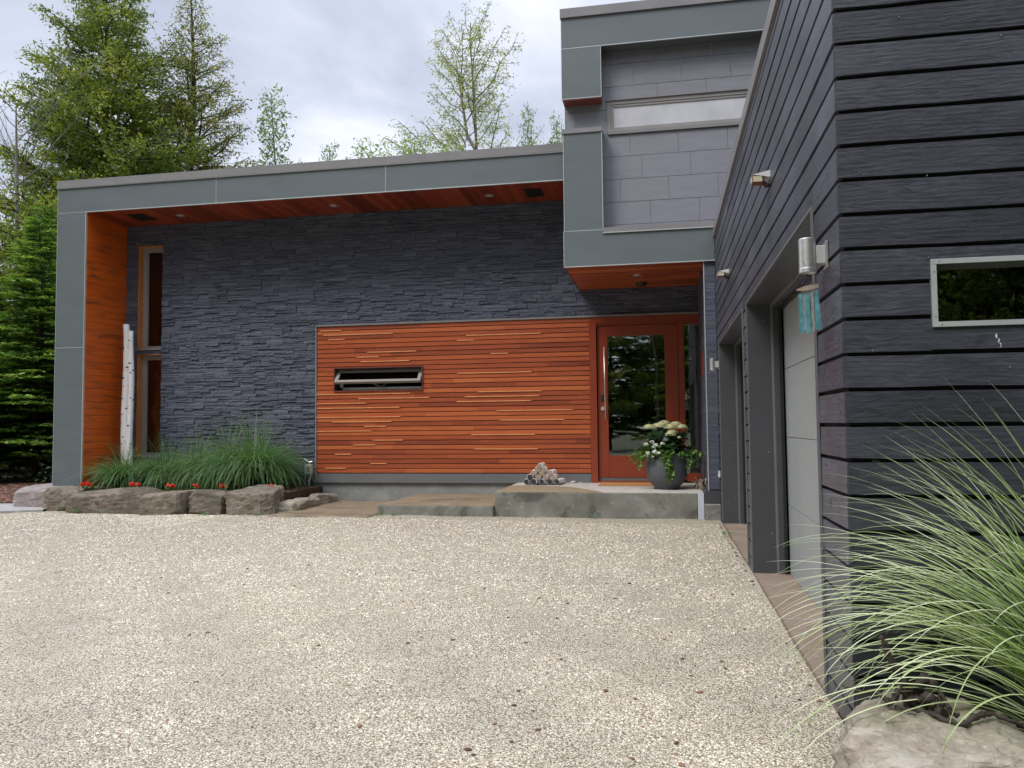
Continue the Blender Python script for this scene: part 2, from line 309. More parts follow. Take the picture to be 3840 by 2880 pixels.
M['rock2']=rockmat('stained_rock',(.055,.045,.032),(.145,.118,.088),(.28,.235,.18),.6)
M['rockpale']=rockmat('pale_rock',(.17,.14,.11),(.33,.285,.225),(.52,.47,.40),.2)
M['rockpink']=rockmat('pinkish_rock',(.19,.16,.15),(.28,.24,.225),(.37,.33,.31),.15)
# foliage
def leafmat(name,stops,trans=.35,rough=.55):
    m,t,b=newmat(name); a=attr(t); c=ramp(t,a,stops); t.links.new(c,b.inputs['Base Color']); b.inputs['Roughness'].default_value=rough; b.inputs['Specular IOR Level'].default_value=.3
    tr=nd(t,'ShaderNodeBsdfTranslucent'); t.links.new(mixc(t,1.,c,(1.15,1.25,.7),'MULTIPLY'),tr.inputs[0]); mx=nd(t,'ShaderNodeMixShader'); mx.inputs[0].default_value=trans
    o=t.nodes['Material Output']; t.links.new(b.outputs[0],mx.inputs[1]); t.links.new(tr.outputs[0],mx.inputs[2]); t.links.new(mx.outputs[0],o.inputs[0]); return m
M['cedar']=leafmat('cedar_leaf',[(0,(.08,.13,.03)),(.5,(.20,.26,.04)),(.85,(.35,.38,.05)),(1,(.42,.34,.09))])
M['larch']=leafmat('sparse_leaf',[(0,(.10,.13,.05)),(.5,(.23,.25,.06)),(.85,(.38,.37,.07)),(1,(.42,.34,.13))])
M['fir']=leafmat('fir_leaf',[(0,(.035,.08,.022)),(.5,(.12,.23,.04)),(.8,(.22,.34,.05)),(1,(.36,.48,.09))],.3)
M['poplar']=leafmat('poplar_leaf',[(0,(.22,.27,.11)),(.5,(.36,.40,.17)),(1,(.50,.50,.22))],.45)
M['maple']=leafmat('maple_leaf',[(0,(.13,.21,.09)),(.5,(.26,.37,.14)),(1,(.42,.52,.20))],.5)
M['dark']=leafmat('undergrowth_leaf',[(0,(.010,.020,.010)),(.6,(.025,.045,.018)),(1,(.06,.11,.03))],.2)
M['bark']=plain('grey_brown_bark',(.055,.042,.035),.9,var=.4,scale=6,bs=.6,bscale=20,sc3=(1,1,.3))
M['barkp']=plain('poplar_bark',(.16,.14,.12),.85,var=.3,scale=6)
M['grass']=leafmat('grass_blade',[(0,(.05,.12,.045)),(.5,(.11,.22,.085)),(.8,(.20,.34,.14)),(1,(.42,.37,.16))],.35,.42)
M['vgrass']=leafmat('striped_grass_blade',[(0,(.09,.19,.05)),(.35,(.22,.36,.10)),(.65,(.48,.58,.28)),(1,(.80,.84,.62))],.38,.38)
M['hleaf']=leafmat('dark_round_leaf',[(0,(.015,.035,.02)),(.6,(.035,.07,.035)),(1,(.07,.13,.06))],.12,.32)
M['ivy']=leafmat('ivy_leaf',[(0,(.05,.12,.02)),(.5,(.11,.23,.04)),(1,(.28,.40,.10))],.25,.4)
M['hflower']=leafmat('cream_flower',[(0,(.42,.44,.22)),(.5,(.68,.66,.40)),(1,(.80,.74,.55))],.3)
M['wflower']=leafmat('white_flower',[(0,(.68,.68,.62)),(1,(.85,.85,.82))],.3)
M['rflower']=leafmat('red_flower',[(0,(.60,.03,.015)),(.6,(.85,.06,.025)),(1,(.90,.18,.10))],.3)
# birch
m,t,b=newmat('birch_bark'); v=coords(t,(6,6,26)); n=noise(t,v,2,5,.65,.3); c=ramp(t,n,[(.28,(.38,.32,.30)),(.37,(.76,.72,.70)),(.7,(.86,.83,.82))])
v2=coords(t,(5,5,10)); k=noise(t,v2,2.0,3,.5,.2); c=mixc(t,ramp(t,k,[(.70,(0,0,0)),(.735,(1,1,1))]),c,(.035,.025,.022)); t.links.new(c,b.inputs['Base Color']); b.inputs['Roughness'].default_value=.6; bump(t,b,n,.25,.003); M['birch']=m
M['knot']=plain('birch_knot',(.03,.02,.018),.8)
M['logend']=plain('log_end',(.34,.27,.20),.8,var=.35,scale=30)
M['logdark']=plain('dark_log_end',(.035,.035,.037),.8,var=.4,scale=30)
M['pot']=None
m,t,b=newmat('ribbed_pot'); v=coords(t,(1,1,14)); n=noise(t,v,7,5,.7,1.); t.links.new(ramp(t,n,[(.3,(.05,.054,.06)),(.7,(.12,.128,.138))]),b.inputs['Base Color']); b.inputs['Roughness'].default_value=.55; bump(t,b,n,.8,.012); M['pot']=m
M['driftdark']=plain('dark_driftwood',(.045,.032,.027),.7,var=.5,scale=12,bs=.6,bscale=40)
M['driftpale']=plain('pale_driftwood',(.33,.27,.21),.75,var=.35,scale=15,bs=.5,bscale=50)
M['plasticgrey']=plain('grey_plastic',(.42,.43,.42),.45,var=.05)
def tglass(name,col):
    m,t,b=newmat(name); n=noise(t,coords(t,(1,1,.6)),60,3); b.inputs['Roughness'].default_value=.15; b.inputs['Transmission Weight'].default_value=.45
    t.links.new(ramp(t,n,[(.35,tuple(k*.6 for k in col)),(.65,col)]),b.inputs['Base Color']); bump(t,b,n,.3,.003); return m
M['tgl']=tglass('turquoise_glass',(.22,.62,.68)); M['tgl2']=tglass('clear_grey_glass',(.55,.62,.60))

# ================================================================== GROUND
def sheet(name,pts,mat,z=0,label=None):
    b_=MB(); b_.face([(x,y,z) for x,y in pts]); o=b_.build(name,mat); tag(o,label,None,None,'structure'); return o
sheet('ground',[(-400,-400),(400,-400),(400,400),(-400,400)],M['forest'],-.12)
# gravel: gently uneven sheet
gb=MB(); xs=np.linspace(-14,.748,60); ys=np.linspace(-14,13.3,90)
def gz(x,y): return .012*math.sin(x*.9+y*.5)+.010*math.sin(y*1.1-x*.4)+.004*math.sin(x*5+y*4)+.003*math.sin(7*x-6*y)-.012
gb.grid([[(x,y,gz(x,y)) for x in xs] for y in ys])
o=gb.build('gravel_driveway',M['gravel'],smooth=True); tag(o,kind='structure')
# loose stones over the gravel, denser close by
def pebbles(n,areaf,size,name,mat,tonef=None,flat=.6,zf=None):
    # low-poly irregular pebbles in one mesh
    base=np.array([(1,0,0),(.5,.87,0),(-.5,.87,0),(-1,0,0),(-.5,-.87,0),(.5,-.87,0),(.35,.2,.9),(-.4,.25,.85),(0,-.45,.95)],float)
    F=[(0,1,6),(1,2,7),(1,7,6),(2,3,7),(3,4,8),(3,8,7),(4,5,8),(5,0,6),(5,6,8),(6,7,8)]
    F=np.array(F); P=areaf(n); m=len(P); S=rng.uniform(size[0],size[1],(m,1,1))*np.array([1,.75,flat])*rng.uniform(.7,1.25,(m,1,3))
    J=base[None]+rng.normal(0,.13,(m,9,3)); J=J*S; a=rng.uniform(0,6.28,m); c,s=np.cos(a),np.sin(a)
    X=J[:,:,0]*c[:,None]-J[:,:,1]*s[:,None]; Y=J[:,:,0]*s[:,None]+J[:,:,1]*c[:,None]
    V=np.stack([X,Y,J[:,:,2]],-1)+P[:,None,:]
    FF=(F[None]+9*np.arange(m)[:,None,None]).reshape(-1,3); tn=np.repeat(rng.uniform(0,1,m) if tonef is None else tonef(m),len(F))
    return np_mesh(name,V.reshape(-1,3),FF,tn,mat)
def area_near(n):
    y=1.9+rng.power(.9,n)*5.8*(1-.25*rng.uniform(0,1,n)**3); x=rng.uniform(-1,1,n)*0; x=rng.uniform(-.95*y-.2,np.minimum(.30*y+.2,.735)); 
    z=np.array([gz(a,b) for a,b in zip(x,y)])-.002
    return np.stack([x,y,z],1)
o=pebbles(70000,area_near,(.004,.0078),'loose_gravel',M['loose']); tag(o,'small cream and grey pebbles covering the near driveway','gravel',kind='stuff')
def area_far(n):
    y=5.2+7.4*rng.power(1.6,n); x=rng.uniform(-1.12*y,.70,n); x=np.minimum(x,.73); x=np.where(x<-10.6,x+4,x); k=(y<11.2)|((x<-6.5)&(y<11.3)); k&=~((x>-6.2)&(y>10.9)); x,y=x[k],y[k]
    return np.stack([x,y,np.array([gz(a,b) for a,b in zip(x,y)])],1)
o=pebbles(40000,area_far,(.006,.012),'far_gravel',M['loose']); tag(o,'small cream pebbles covering the driveway by the house','gravel',kind='stuff')
def area_deb(n):
    y=rng.uniform(2.4,11,n); x=rng.uniform(-.7*y,.3*y); x=np.minimum(x,.70); k=rng.uniform(0,1,n)<np.where(x>-1.,1,.3); x,y=x[k],y[k]
    return np.stack([x,y,np.array([gz(a,b) for a,b in zip(x,y)])+.004],1)
o=pebbles(260,area_deb,(.008,.02),'bark_debris',M['chips'],flat=.3); tag(o,'scattered brown bark chips and dead leaves on the gravel','debris',kind='stuff')
# mulch bed on the far left + planter soil
sheet('mulch_bed',[(-30,12.4),(-10.3,12.4),(-10.3,40),(-30,40)],M['soil'],.03)
mb=MB(); mb.box(-9.9,-5.95,11.9,13.36,-.05,.27); o=mb.build('planter_soil',M['soil']); tag(o,kind='structure')
def area_m(n):
    x=rng.uniform(-20,-10.55,n); y=rng.uniform(11.6,17,n); k=y>12.42; k|=(x<-10.9)&(y>12.3); x,y=x[k],y[k]; return np.stack([x,y,np.full(len(x),.035)],1)
o=pebbles(9000,area_m,(.015,.05),'bark_mulch',M['chips'],flat=.35); tag(o,'reddish brown bark mulch spread at the forest edge','mulch',kind='stuff')
def area_m2(n):
    x=rng.uniform(-10.3,-5.98,n); y=rng.uniform(11.8,13.3,n); return np.stack([x,y,np.full(len(x),.272)],1)
o=pebbles(1800,area_m2,(.012,.035),'planter_mulch',M['chips'],flat=.35); tag(o,'brown bark mulch filling the planting bed by the wall','mulch',kind='stuff')
kb=MB(); kb.face([(-16,10.6,.02),(-14,9.0,.02),(-9.95,11.45,.02),(-10.25,12.05,.02),(-10.9,12.35,.02),(-16,12.35,.02)]); kb.face([(-14,9.0,-.1),(-9.95,11.45,-.1),(-9.95,11.45,.02),(-14,9.0,.02)])
o=kb.build('path',M['kerb']); tag(o,kind='structure')
# garage slab
sb=MB(); sb.box(.752,1.8,3.9,11.0,-.1,.0); sb.box(.754,.757,3.9,11,-.1,.002)
o=sb.build('garage_apron',M['slab']); tag(o,kind='structure')
cj=MB(); cj.box(.76,1.055,5.62,5.632,.0005,.004); cj.box(.78,.86,5.25,5.257,.0005,.004); cj.box(.76,1.03,10.05,10.065,.0005,.004); cj.build('joint_line',M['alu'],o)
# landing, step, pad
lb=MB(); lb.box(-2.43,.45,11.44,13.40,-.1,.34)
lr=empty('entrance_landing',(0,0,0)); tag(lr,'raised concrete landing in front of the wooden front door','landing'); lb.build('landing_block',M['conc'],lr,bevel=.008)
lt=MB(); lt.box(-2.424,.524,11.446,13.39,.341,.346); lt.build('landing_top',M['landtop'],lr)
ls=MB(); ls.box(.452,.535,11.438,13.38,-.1,.34); ls.build('painted_strip',M['paintstrip'],lr)
sr=empty('concrete_step'); tag(sr,'single low concrete step left of the entrance landing','step')
s_=MB(); s_.box(-4.19,-2.435,11.34,13.38,-.1,.142); s_.build('step_block',M['conc'],sr,bevel=.008); s_=MB(); s_.box(-4.184,-2.44,11.346,13.37,.143,.148); s_.build('step_top',M['conctop'],sr)
s_=MB(); s_.box(-5.75,-4.2,10.98,13.37,-.12,.022); o=s_.build('concrete_pad',M['conctop'],bevel=.008); tag(o,'flat damp concrete pad at gravel level beside the planting bed','paving slab')

# ================================================================== HOUSE
H=empty('house',(0,13.4,0)); tag(H,'modern flat roofed house with slate wall, cedar cladding and black board garage wing','house')
H.location=(0,0,0)
W=13.4
holes=[(-9.66,-9.17,.80,2.71),(-9.66,-9.17,2.80,4.755),(-6.09,.70,.0,3.14)]
# ledger stone veneer
st=MB()
def stone_piece(x0,x1,z0,z1,tone,depth):
    n=max(1,int((x1-x0)/.055)); g=.0014
    x0+=g;x1-=g;z0+=g;z1-=g
    if x1-x0<.01 or z1-z0<.006: return
    xs=[x0+(x1-x0)*k/n for k in range(n+1)]
    bz=0; rows=[]; r=random.uniform
    rows.append([(x,W,z0) for x in xs]); low=[r(-.0035,.0035) for x in xs]
    if random.random()<.16:  # chipped, scalloped edge
        c=r(.2,.8); low=[.009*math.exp(-((k/n-c)*4)**2) for k in range(n+1)]
    rows.append([(x,W-depth+r(-.004,.004),z0+l) for x,l in zip(xs,low)])
    rows.append([(x,W-depth-r(.0,.006),(z0+z1)/2+r(-.004,.004)) for x in xs])
    rows.append([(x,W-depth+r(-.002,.006),z1+r(-.002,.002)) for x in xs])
    rows.append([(x,W,z1) for x in xs])
    st.grid(rows,tone)
    for s in (0,-1): st.face([rows[1][s],rows[2][s],rows[3][s],rows[4][s],rows[0][s]],tone)
def clip_stone(x0,x1,z0,z1):
    for a,b_,c,d in grid_wall(x0,x1,z0,z1,[h for h in holes if h[0]<x1 and h[1]>x0 and h[2]<z1 and h[3]>z0]):
        yield a,b_,c,d
z=.20
while z<5.145:
    ch=random.choice([.072,.08,.088]); z1=min(z+ch,5.145); x=-9.915
    while x<.655:
        L=random.uniform(.16,.52); x1=min(x+L,.655)
        if .655-x1<.1:x1=.655
        k=random.choices([1,2,3],[.2,.55,.25])[0]
        cuts=[0]+sorted(random.uniform(.3,.7) if k==2 else (q+1)/3+random.uniform(-.06,.06) for q in range(k-1))+[1]
        for q in range(k):
            za=z+(z1-z)*cuts[q]; zb=z+(z1-z)*cuts[q+1]; xm=random.uniform(.35,.65)*(x1-x)+x if (x1-x)>.3 and random.random()<.5 else None
            for xa,xb in ([(x,xm),(xm,x1)] if xm else [(x,x1)]):
                tn=random.random(); dp=random.uniform(.006,.034)
                for rc in clip_stone(xa,xb,za,zb): stone_piece(*rc,tn,dp)
        x=x1
    z=z1
st.build('stone_wall',M['stone'],H)
# structural wall behind (with openings)
wb=MB(); hw=[(-9.66,-9.17,.80,2.71),(-9.66,-9.17,2.80,4.755),(-5.70,-4.12,1.965,2.335),(-1.08,.60,.36,3.0)]
for a,b_,c,d in grid_wall(-9.93,.754,-.1,5.30,hw): wb.box(a,b_,W+.001,W+.16,c,d)
wb.build('wall_backing',M['mortar'],H)
# house volume: left, back, roof
vb_=MB(); vb_.box(-10.49,-9.931,12.305,25,.315,5.59); vb_.box(-10.49,12,24.7,25,-.1,5.59); vb_.box(-10.49,-1.36,12.31,24.7,5.20,5.62)
vb_.build('side_wall',M['panel'],H)
cl=MB(); cl.box(-10.495,-9.94,12.292,12.304,.33,2.747); cl.box(-10.495,-9.94,12.292,12.304,2.757,5.145); cl.build('column_panel',M['panel'],H)
fp=MB(); xsF=[-10.495,-7.425,-4.39,-1.365]
for a,b_ in zip(xsF,xsF[1:]): fp.box(a+.004,b_-.004,12.292,12.304,5.157,5.60)
fp.build('fascia',M['panel'],H)
tr=MB()
tr.box(-10.50,-9.935,12.288,12.302,.315,.33); tr.box(-10.503,-10.495,12.286,12.31,.315,5.60); tr.box(-9.94,-9.928,12.284,12.32,.33,5.145); tr.box(-9.94,-1.36,12.284,12.32,5.142,5.156)
tr.box(-10.495,-9.94,12.29,12.303,2.747,2.757); tr.box(-10.495,-9.94,12.29,12.303,5.146,5.155)
for x in xsF[1:3]: tr.box(x-.004,x+.004,12.289,12.303,5.157,5.60)
tr.build('edge_trim',M['alu'],H)
fl=MB()
for a,b_ in ((-10.51,-8.094),(-8.091,-4.826),(-4.823,-1.36)): fl.box(a,b_,12.262,12.6,5.597,5.727)
fl.box(-10.51,-10.46,12.6,25,5.597,5.727); fl.build('roof_flashing',M['flash'],H)
fl=MB(); fl.box(-10.51,-1.36,12.266,12.30,5.588,5.597); fl.build('flashing_drip_edge',M['alu'],H)
# inner reveal boards (column) running back to the wall
rv=MB(); z=.27
while z<5.14:
    z1=min(z+.118,5.142); tn=random.random()
    tn=.35+.3*tn; rv.box(-9.93,-9.92+random.uniform(-.001,.001),12.322,W-.01,z+.0025,z1-.0025,tn); z=z1
rv.build('wooden_reveal',M['reveal'],H)
# soffit boards run front to back
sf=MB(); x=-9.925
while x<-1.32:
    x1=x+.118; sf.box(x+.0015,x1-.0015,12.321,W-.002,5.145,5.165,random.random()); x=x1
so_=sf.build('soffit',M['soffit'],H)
for x in (-8.455,-5.533,-2.774):
    b_=MB(); b_.lathe([(.0,-.003),(.052,-.003),(.075,-.012),(.085,-.002),(.085,.0)],(x,12.85,5.145),20); d=b_.build('soffit_light',M['flash'],so_,smooth=True)
    b_=MB(); b_.lathe([(.0,-.004),(.045,-.004)],(x,12.85,5.144),16); b_.build('lens',M['lens'],so_)
for x0,x1,y0,y1 in ((-9.36,-9.02,12.58,13.02),(-2.16,-1.88,12.62,13.08)):
    b_=MB(); b_.box(x0,x1,y0,y1,5.137,5.144)
    for k in range(9): yy=y0+.02+k*(y1-y0-.04)/8.5; b_.box(x0+.015,x1-.015,yy,yy+.012,5.130,5.137)
    b_.build('soffit_vent',M['black'],so_)
# cedar cladding of uneven boards
cb_=MB(); lips=[]; N_=32; zt,zb=3.105,.498; ph=(zt-zb)/N_; wx0,wx1,wz0,wz1=-5.735,-4.09,1.935,2.365
fixed=[-4.62,-1.95,-3.75,-4.63]
for r_ in range(N_):
    z0=zb+r_*ph; z1=z0+ph; cuts=[-6.06]
    x=-6.06
    while True:
        x+=random.choice([random.uniform(.5,1.6),random.uniform(1.4,2.6)])
        if x>-1.35: break
        cuts.append(x)
    cuts.append(-1.192); base=random.uniform(.18,.72)
    for a,b_ in zip(cuts,cuts[1:]):
        tn=min(1,max(0,base+random.uniform(-.15,.15))); d=random.uniform(0,.004)
        for aa,bb,cc,dd_ in grid_wall(a,b_,z0+.011,z1-.001,[(wx0,wx1,wz0,wz1)]):
            if dd_-cc<.004: continue
            cb_.box(aa+.0007,bb-.0007,13.352-d,W-.003,cc,dd_,tn)
    for _q in random.choice([(),(0,),(1,),(0,1),(1,),(0,)]):
        a=random.uniform(-6.05,-5.0)+2.5*_q; L=random.choice([.3,.4,.55,.9,1.1,1.3]); b_=min(a+L,-1.25)
        if random.random()<.3 and not _q: a=-6.06
        zz=z0+.001
        if not (zz<wz1+.02 and zz>wz0-.02 and a<wx1 and b_>wx0):
            lips.append((a,b_,13.336,13.36,zz,zz+.0145))
            cb_.box(a,b_,13.35,13.37,zz+.0145,z0+.02,.6)
cladobj=cb_.build('wood_cladding',M['clad'],H,bevel=.0015); 
b_=MB()
for a,bb,c,d in grid_wall(-6.058,-1.193,.49,3.11,[(wx0,wx1,wz0,wz1)]): b_.box(a,bb,W-.0025,W-.0005,c,d)
b_.build('cladding_backing',M['boxtrim'],cladobj)
for q in lips: b_=MB(); b_.box(*q); b_.build('board_lip',M['lip'],cladobj)
b_=MB(); b_.box(-6.07,.68,13.325,13.40,3.108,3.140); b_.box(-6.085,-6.062,13.335,13.40,.36,3.108); b_.build('head_flashing',M['flash'],H)
b_=MB(); b_.box(-6.08,-1.193,13.345,13.40,.352,.494); b_.box(-6.12,-1.193,13.330,13.398,.338,.352); b_.build('base_flashing',M['jamb2'],H)
b_=MB(); b_.box(-6.10,.3,13.385,13.46,-.15,.337); b_.build('foundation',M['found'],H)
b_=MB(); b_.box(-9.92,-6.11,13.345,13.40,-.1,.30); b_.build('stone_wall_base',M['jamb'],H)
# awning window in the cladding
wn=MB(); 
for q in ((wx0,wx1,wz0,wz0+.018),(wx0,wx1,wz1-.018,wz1),(wx0,wx0+.018,wz0+.018,wz1-.018),(wx1-.018,wx1,wz0+.018,wz1-.018)): wn.box(q[0],q[1],13.325,13.53,q[2],q[3])
wo=wn.build('awning_window',M['boxtrim'],H)
b_=MB(); fx0,fx1,fz0,fz1=wx0+.05,wx1-.02,wz0+.02,wz1-.02
for q in ((fx0,fx1,fz0,fz0+.06),(fx0,fx1,fz1-.03,fz1),(fx0,fx0+.045,fz0,fz1),(fx1-.045,fx1,fz0,fz1)): b_.box(q[0],q[1],13.50,13.56,q[2],q[3])
b_.build('frame',M['white'],wo)
# tilted sash: hinge top at y 13.5, bottom swung out
def sash(u,v_,w_): # u along x, v down the sash 0..1, w thickness outwards
    top=Vector((0,13.50,2.325)); bot=Vector((0,13.285,2.085)); d=(bot-top); n=Vector((0,d.z,-d.y)).normalized()
    p=top+d*v_+n*w_; return (u,p.y,p.z)
def sbox(m_,u0,u1,v0,v1,w0,w1):
    P=[sash(u,v_,w_) for w_ in (w0,w1) for v_ in (v0,v1) for u in (u0,u1)]
    for f in ((0,1,3,2),(4,6,7,5),(0,4,5,1),(2,3,7,6),(0,2,6,4),(1,5,7,3)): m_.face([P[k] for k in f])
b_=MB(); sx0,sx1=wx0+.035,wx1-.03
sbox(b_,sx0,sx1,0,.2,-.02,.03); sbox(b_,sx0,sx1,.84,1,-.02,.03); sbox(b_,sx0,sx0+.06,.2,.84,-.02,.03); sbox(b_,sx1-.06,sx1,.2,.84,-.02,.03)
sh=b_.build('sash',M['winframe'],wo); b_=MB(); sbox(b_,sx0+.06,sx1-.06,.2,.84,.0,.004); b_.build('pane',M['glass'],wo)
b_=MB(); b_.tube([(-5.05,13.32,2.10),(-4.86,13.46,2.0)],.006,6); b_.tube([(-4.72,13.32,2.10),(-4.90,13.46,2.0)],.006,6); b_.box(-4.93,-4.78,13.44,13.47,1.985,2.005); b_.build('window_crank',M['nickel'],wo)
# tall windows
for z0,z1 in ((2.80,4.755),(.80,2.71)):
    b_=MB(); b_.box(-9.66,-9.648,13.37,13.50,z0,z1); b_.box(-9.648,-9.17,13.385,13.50,z1-.012,z1); wo=b_.build('tall_window',M['jambwood'],H)
    b_=MB(); fx=-9.648
    for q in ((fx,fx+.085,z0,z1-.012),(-9.22,-9.17,z0,z1-.012),(fx+.085,-9.22,z0,z0+.07),(fx+.085,-9.22,z1-.10,z1-.012)): b_.box(q[0],q[1],13.495,13.56,q[2],q[3])
    b_.box(fx+.085,fx+.10,13.515,13.55,z0+.07,z1-.1); b_.box(-9.66,-9.165,13.35,13.495,z0-.012,z0+.012); b_.build('frame',M['winframe'],wo)
    b_=MB(); b_.box(fx+.1,-9.22,13.53,13.535,z0+.07,z1-.1); b_.build('pane',M['glass'],wo)
# front door with sidelight
DR=MB(); DR.box(-1.19,-1.075,13.335,13.56,.345,3.0); DR.box(.60,.685,13.345,13.56,.345,3.0); DR.box(.268,.362,13.36,13.56,.40,2.965)
DR.box(-1.19,.665,13.345,13.56,3.0,3.107); DR.box(-1.075,.60,13.37,13.56,2.965,3.0); DR.box(.362,.60,13.375,13.56,.37,.50); DR.box(.362,.60,13.375,13.56,2.945,2.965)
DR.build('door_frame',M['door'],H,bevel=.003)
b_=MB(); b_.box(-1.075,.268,13.34,13.56,.347,.375); b_.build('door_sill',M['doorx'],H); b_=MB(); b_.box(-1.07,.262,13.40,13.50,.376,.43); b_.build('door_sweep',M['jamb2'],H)
dl=MB(); dl.box(-1.066,-.892,13.392,13.44,.432,2.958,.4); dl.box(.046,.262,13.392,13.44,.432,2.958,.5); fd=dl.build('front_door',M['door'],H,bevel=.003)
b_=MB(); b_.box(-.892,.046,13.393,13.44,.432,.796,.35); b_.build('rail',M['doorx'],fd); b_=MB(); b_.box(-.892,.046,13.393,13.44,2.784,2.958,.5); b_.build('rail',M['doorx'],fd)
b_=MB(); b_.box(-.892,.046,13.413,13.419,.796,2.784); b_.build('pane',M['glassd'],fd)
b_=MB(); b_.tube([(-.945,13.325,2.60),(-.937,13.325,1.40)],.0125,10)
for z in (2.5,1.5): b_.tube([(-.944,13.325,z),(-.944,13.393,z)],.008,8)
b_.build('handle',M['steel'],fd,smooth=True)
b_=MB(); b_.tube([(-.985,13.392,1.575),(-.985,13.37,1.575)],[.036,.033],20); b_.build('lock',M['steel'],fd)
b_=MB(); b_.box(-1.015,-.955,13.372,13.393,1.70,1.81); b_.build('keypad',M['black'],fd,bevel=.008)
b_=MB(); b_.box(.362,.60,13.45,13.456,.50,2.945); b_.build('sidelight_pane',M['glassd'],H)
b_=MB(); b_.box(.40,.56,13.47,13.475,.52,.63); b_.box(.475,.485,13.468,13.471,.52,.63); b_.build('white_vent_cover',M['white'],H)
# room behind the glass
b_=MB(); b_.box(-9.92,.75,18,18.1,.3,5.2); b_.box(-3.2,-3.1,13.56,18,.3,5.2); b_.box(.76,.80,13.56,18,.3,5.2); b_.box(-9.9,.75,13.56,18,5.15,5.19); b_.build('room_wall',M['room'],H)
b_=MB(); b_.box(-9.92,.75,13.47,18,.30,.36); b_.build('room_floor',M['roomfloor'],H)
rb=MB()
for k in range(11): rb.box(-.62+k*.055,-.585+k*.055,14.3,14.33,.40,1.12)
rb.box(-.64,.03,14.29,14.34,1.12,1.17); rb.box(-.64,.03,14.35,14.40,.40,1.1)
o=rb.build('slatted_grille',M['white']); tag(o,'pale slatted bench added indoors behind the front door glass in place of a fence reflection','grille')  # pale slats added indoors, standing in for a reflection in the door glass
# pier right of the door, thin ledge stone
pr=MB(); z=.40
while z<3.56:
    z1=z+.017; t_=random.random(); d=random.uniform(0,.004); pr.box(.602-d,.752,11.402-d,W-.06,z+.0015,z1,t_); z=z1
pr.build('stone_pier',M['stone'],H)
b_=MB(); b_.box(.604,.752,11.41,13.3,.38,3.57); b_.build('pier_core',M['mortar'],H)
b_=MB(); b_.box(.592,.606,11.39,11.404,.385,3.57); b_.build('corner_trim',M['alu'],H)
b_=MB(); b_.box(.545,.752,11.36,12.6,.205,.385); b_.build('pier_base',M['jamb'],H)
b_=MB(); b_.box(.54,.75,11.35,12.6,-.1,.19); b_.build('pier_footing',M['conc'],H); b_=MB(); b_.box(.545,.75,11.352,12.6,.191,.203); b_.build('footing_flashing',M['alu'],H)
b_=MB(); b_.box(.588,.601,12.15,12.45,2.03,2.36); b_.build('wooden_plaque',M['doorx'],H)
# upper box
UB=11.36; rec=.24; sy=UB+rec
b_=MB(); b_.box(-1.34,1.9,sy+.03,24.9,3.60,7.25); b_.build('upper_box_wall',M['mortar'],H)
up=MB(); xr=1.9
up.box(-1.355,xr,UB,UB+.3,6.80,7.27)                 # top band
up.box(-1.355,-.79,UB,UB+.3,6.05,6.79)              # upper block
up.box(-1.345,-.795,UB+.005,UB+.3,4.102,5.53)               # lower block
up.box(-1.355,.75,UB,UB+.3,3.585,4.094)             # bottom band
up.box(-1.355,-1.341,UB+.3,24.9,3.60,7.25)
up.build('box_fascia',M['panel'],H)
b_=MB(); b_.box(-1.362,-1.352,UB-.006,UB+.01,3.575,4.10); b_.box(-1.352,-1.343,UB-.003,UB+.01,4.10,5.53); b_.box(-1.362,-1.354,UB-.006,UB+.01,6.04,7.25)
b_.box(-1.355,.752,UB-.006,UB+.02,3.572,3.585); b_.box(-.795,-.785,UB-.004,UB+.02,4.10,5.53); b_.box(-1.343,-.795,UB-.001,UB+.006,4.094,4.102)
b_.box(-1.354,-.79,UB-.003,UB+.01,6.79,6.80); b_.box(-.79,-.782,UB-.004,UB+.02,6.05,6.79); b_.box(-.782,xr,UB-.004,UB+.02,6.79,6.80); b_.box(-1.354,-.785,UB-.004,UB+.02,6.04,6.05)
b_.build('box_edge_trim',M['alu'],H)
b_=MB(); b_.box(-1.37,xr,UB-.03,UB+.4,7.25,7.385); b_.box(-1.37,-.78,UB-.015,UB+.26,5.53,5.598); b_.box(-.795,.75,UB-.02,UB+.26,4.053,4.12); b_.box(-1.40,-1.362,UB+.4,24.9,7.25,7.385); b_.build('box_flashing',M['flash'],H)
b_=MB(); b_.box(-.795,.75,UB-.024,UB-.002,4.040,4.053); b_.build('sill_drip_edge',M['alu'],H)
b_=MB(); b_.box(-1.35,-.79,UB+.002,UB+.235,6.025,6.04,.4); b_.build('block_soffit',M['boxtrim'],H)
# tiles
tl=MB(); tb=MB(); tb.box(-1.345,xr,sy+.012,sy+.028,4.10,6.80)
rows=[(4.045,4.212,-.12),(4.212,4.546,-.12),(4.546,4.885,.147),(4.885,5.224,-.227),(5.224,5.562,-.40),(5.562,5.93,.2),(5.93,6.270,.013),(6.270,6.606,-.333),(6.606,6.94,-.6)]
wnh=[(-.72,xr,5.548,6.068)]
for z0,z1,x0 in rows:
    k=-3
    while x0+k*.692<xr:
        a=max(x0+k*.692,-1.345); bb=min(x0+(k+1)*.692,xr)
        if bb>a:
            for q in grid_wall(a,bb,max(z0,4.10),min(z1,6.80),wnh):
                if q[1]-q[0]>.01 and q[3]-q[2]>.01: tl.box(q[0]+.003,q[1]-.003,sy,sy+.012,q[2]+.003,q[3]-.003,random.random())
        k+=1
ot=tl.build('wall_tile_cladding',M['siding'],H); tb.build('tile_joint',M['joint'],ot)
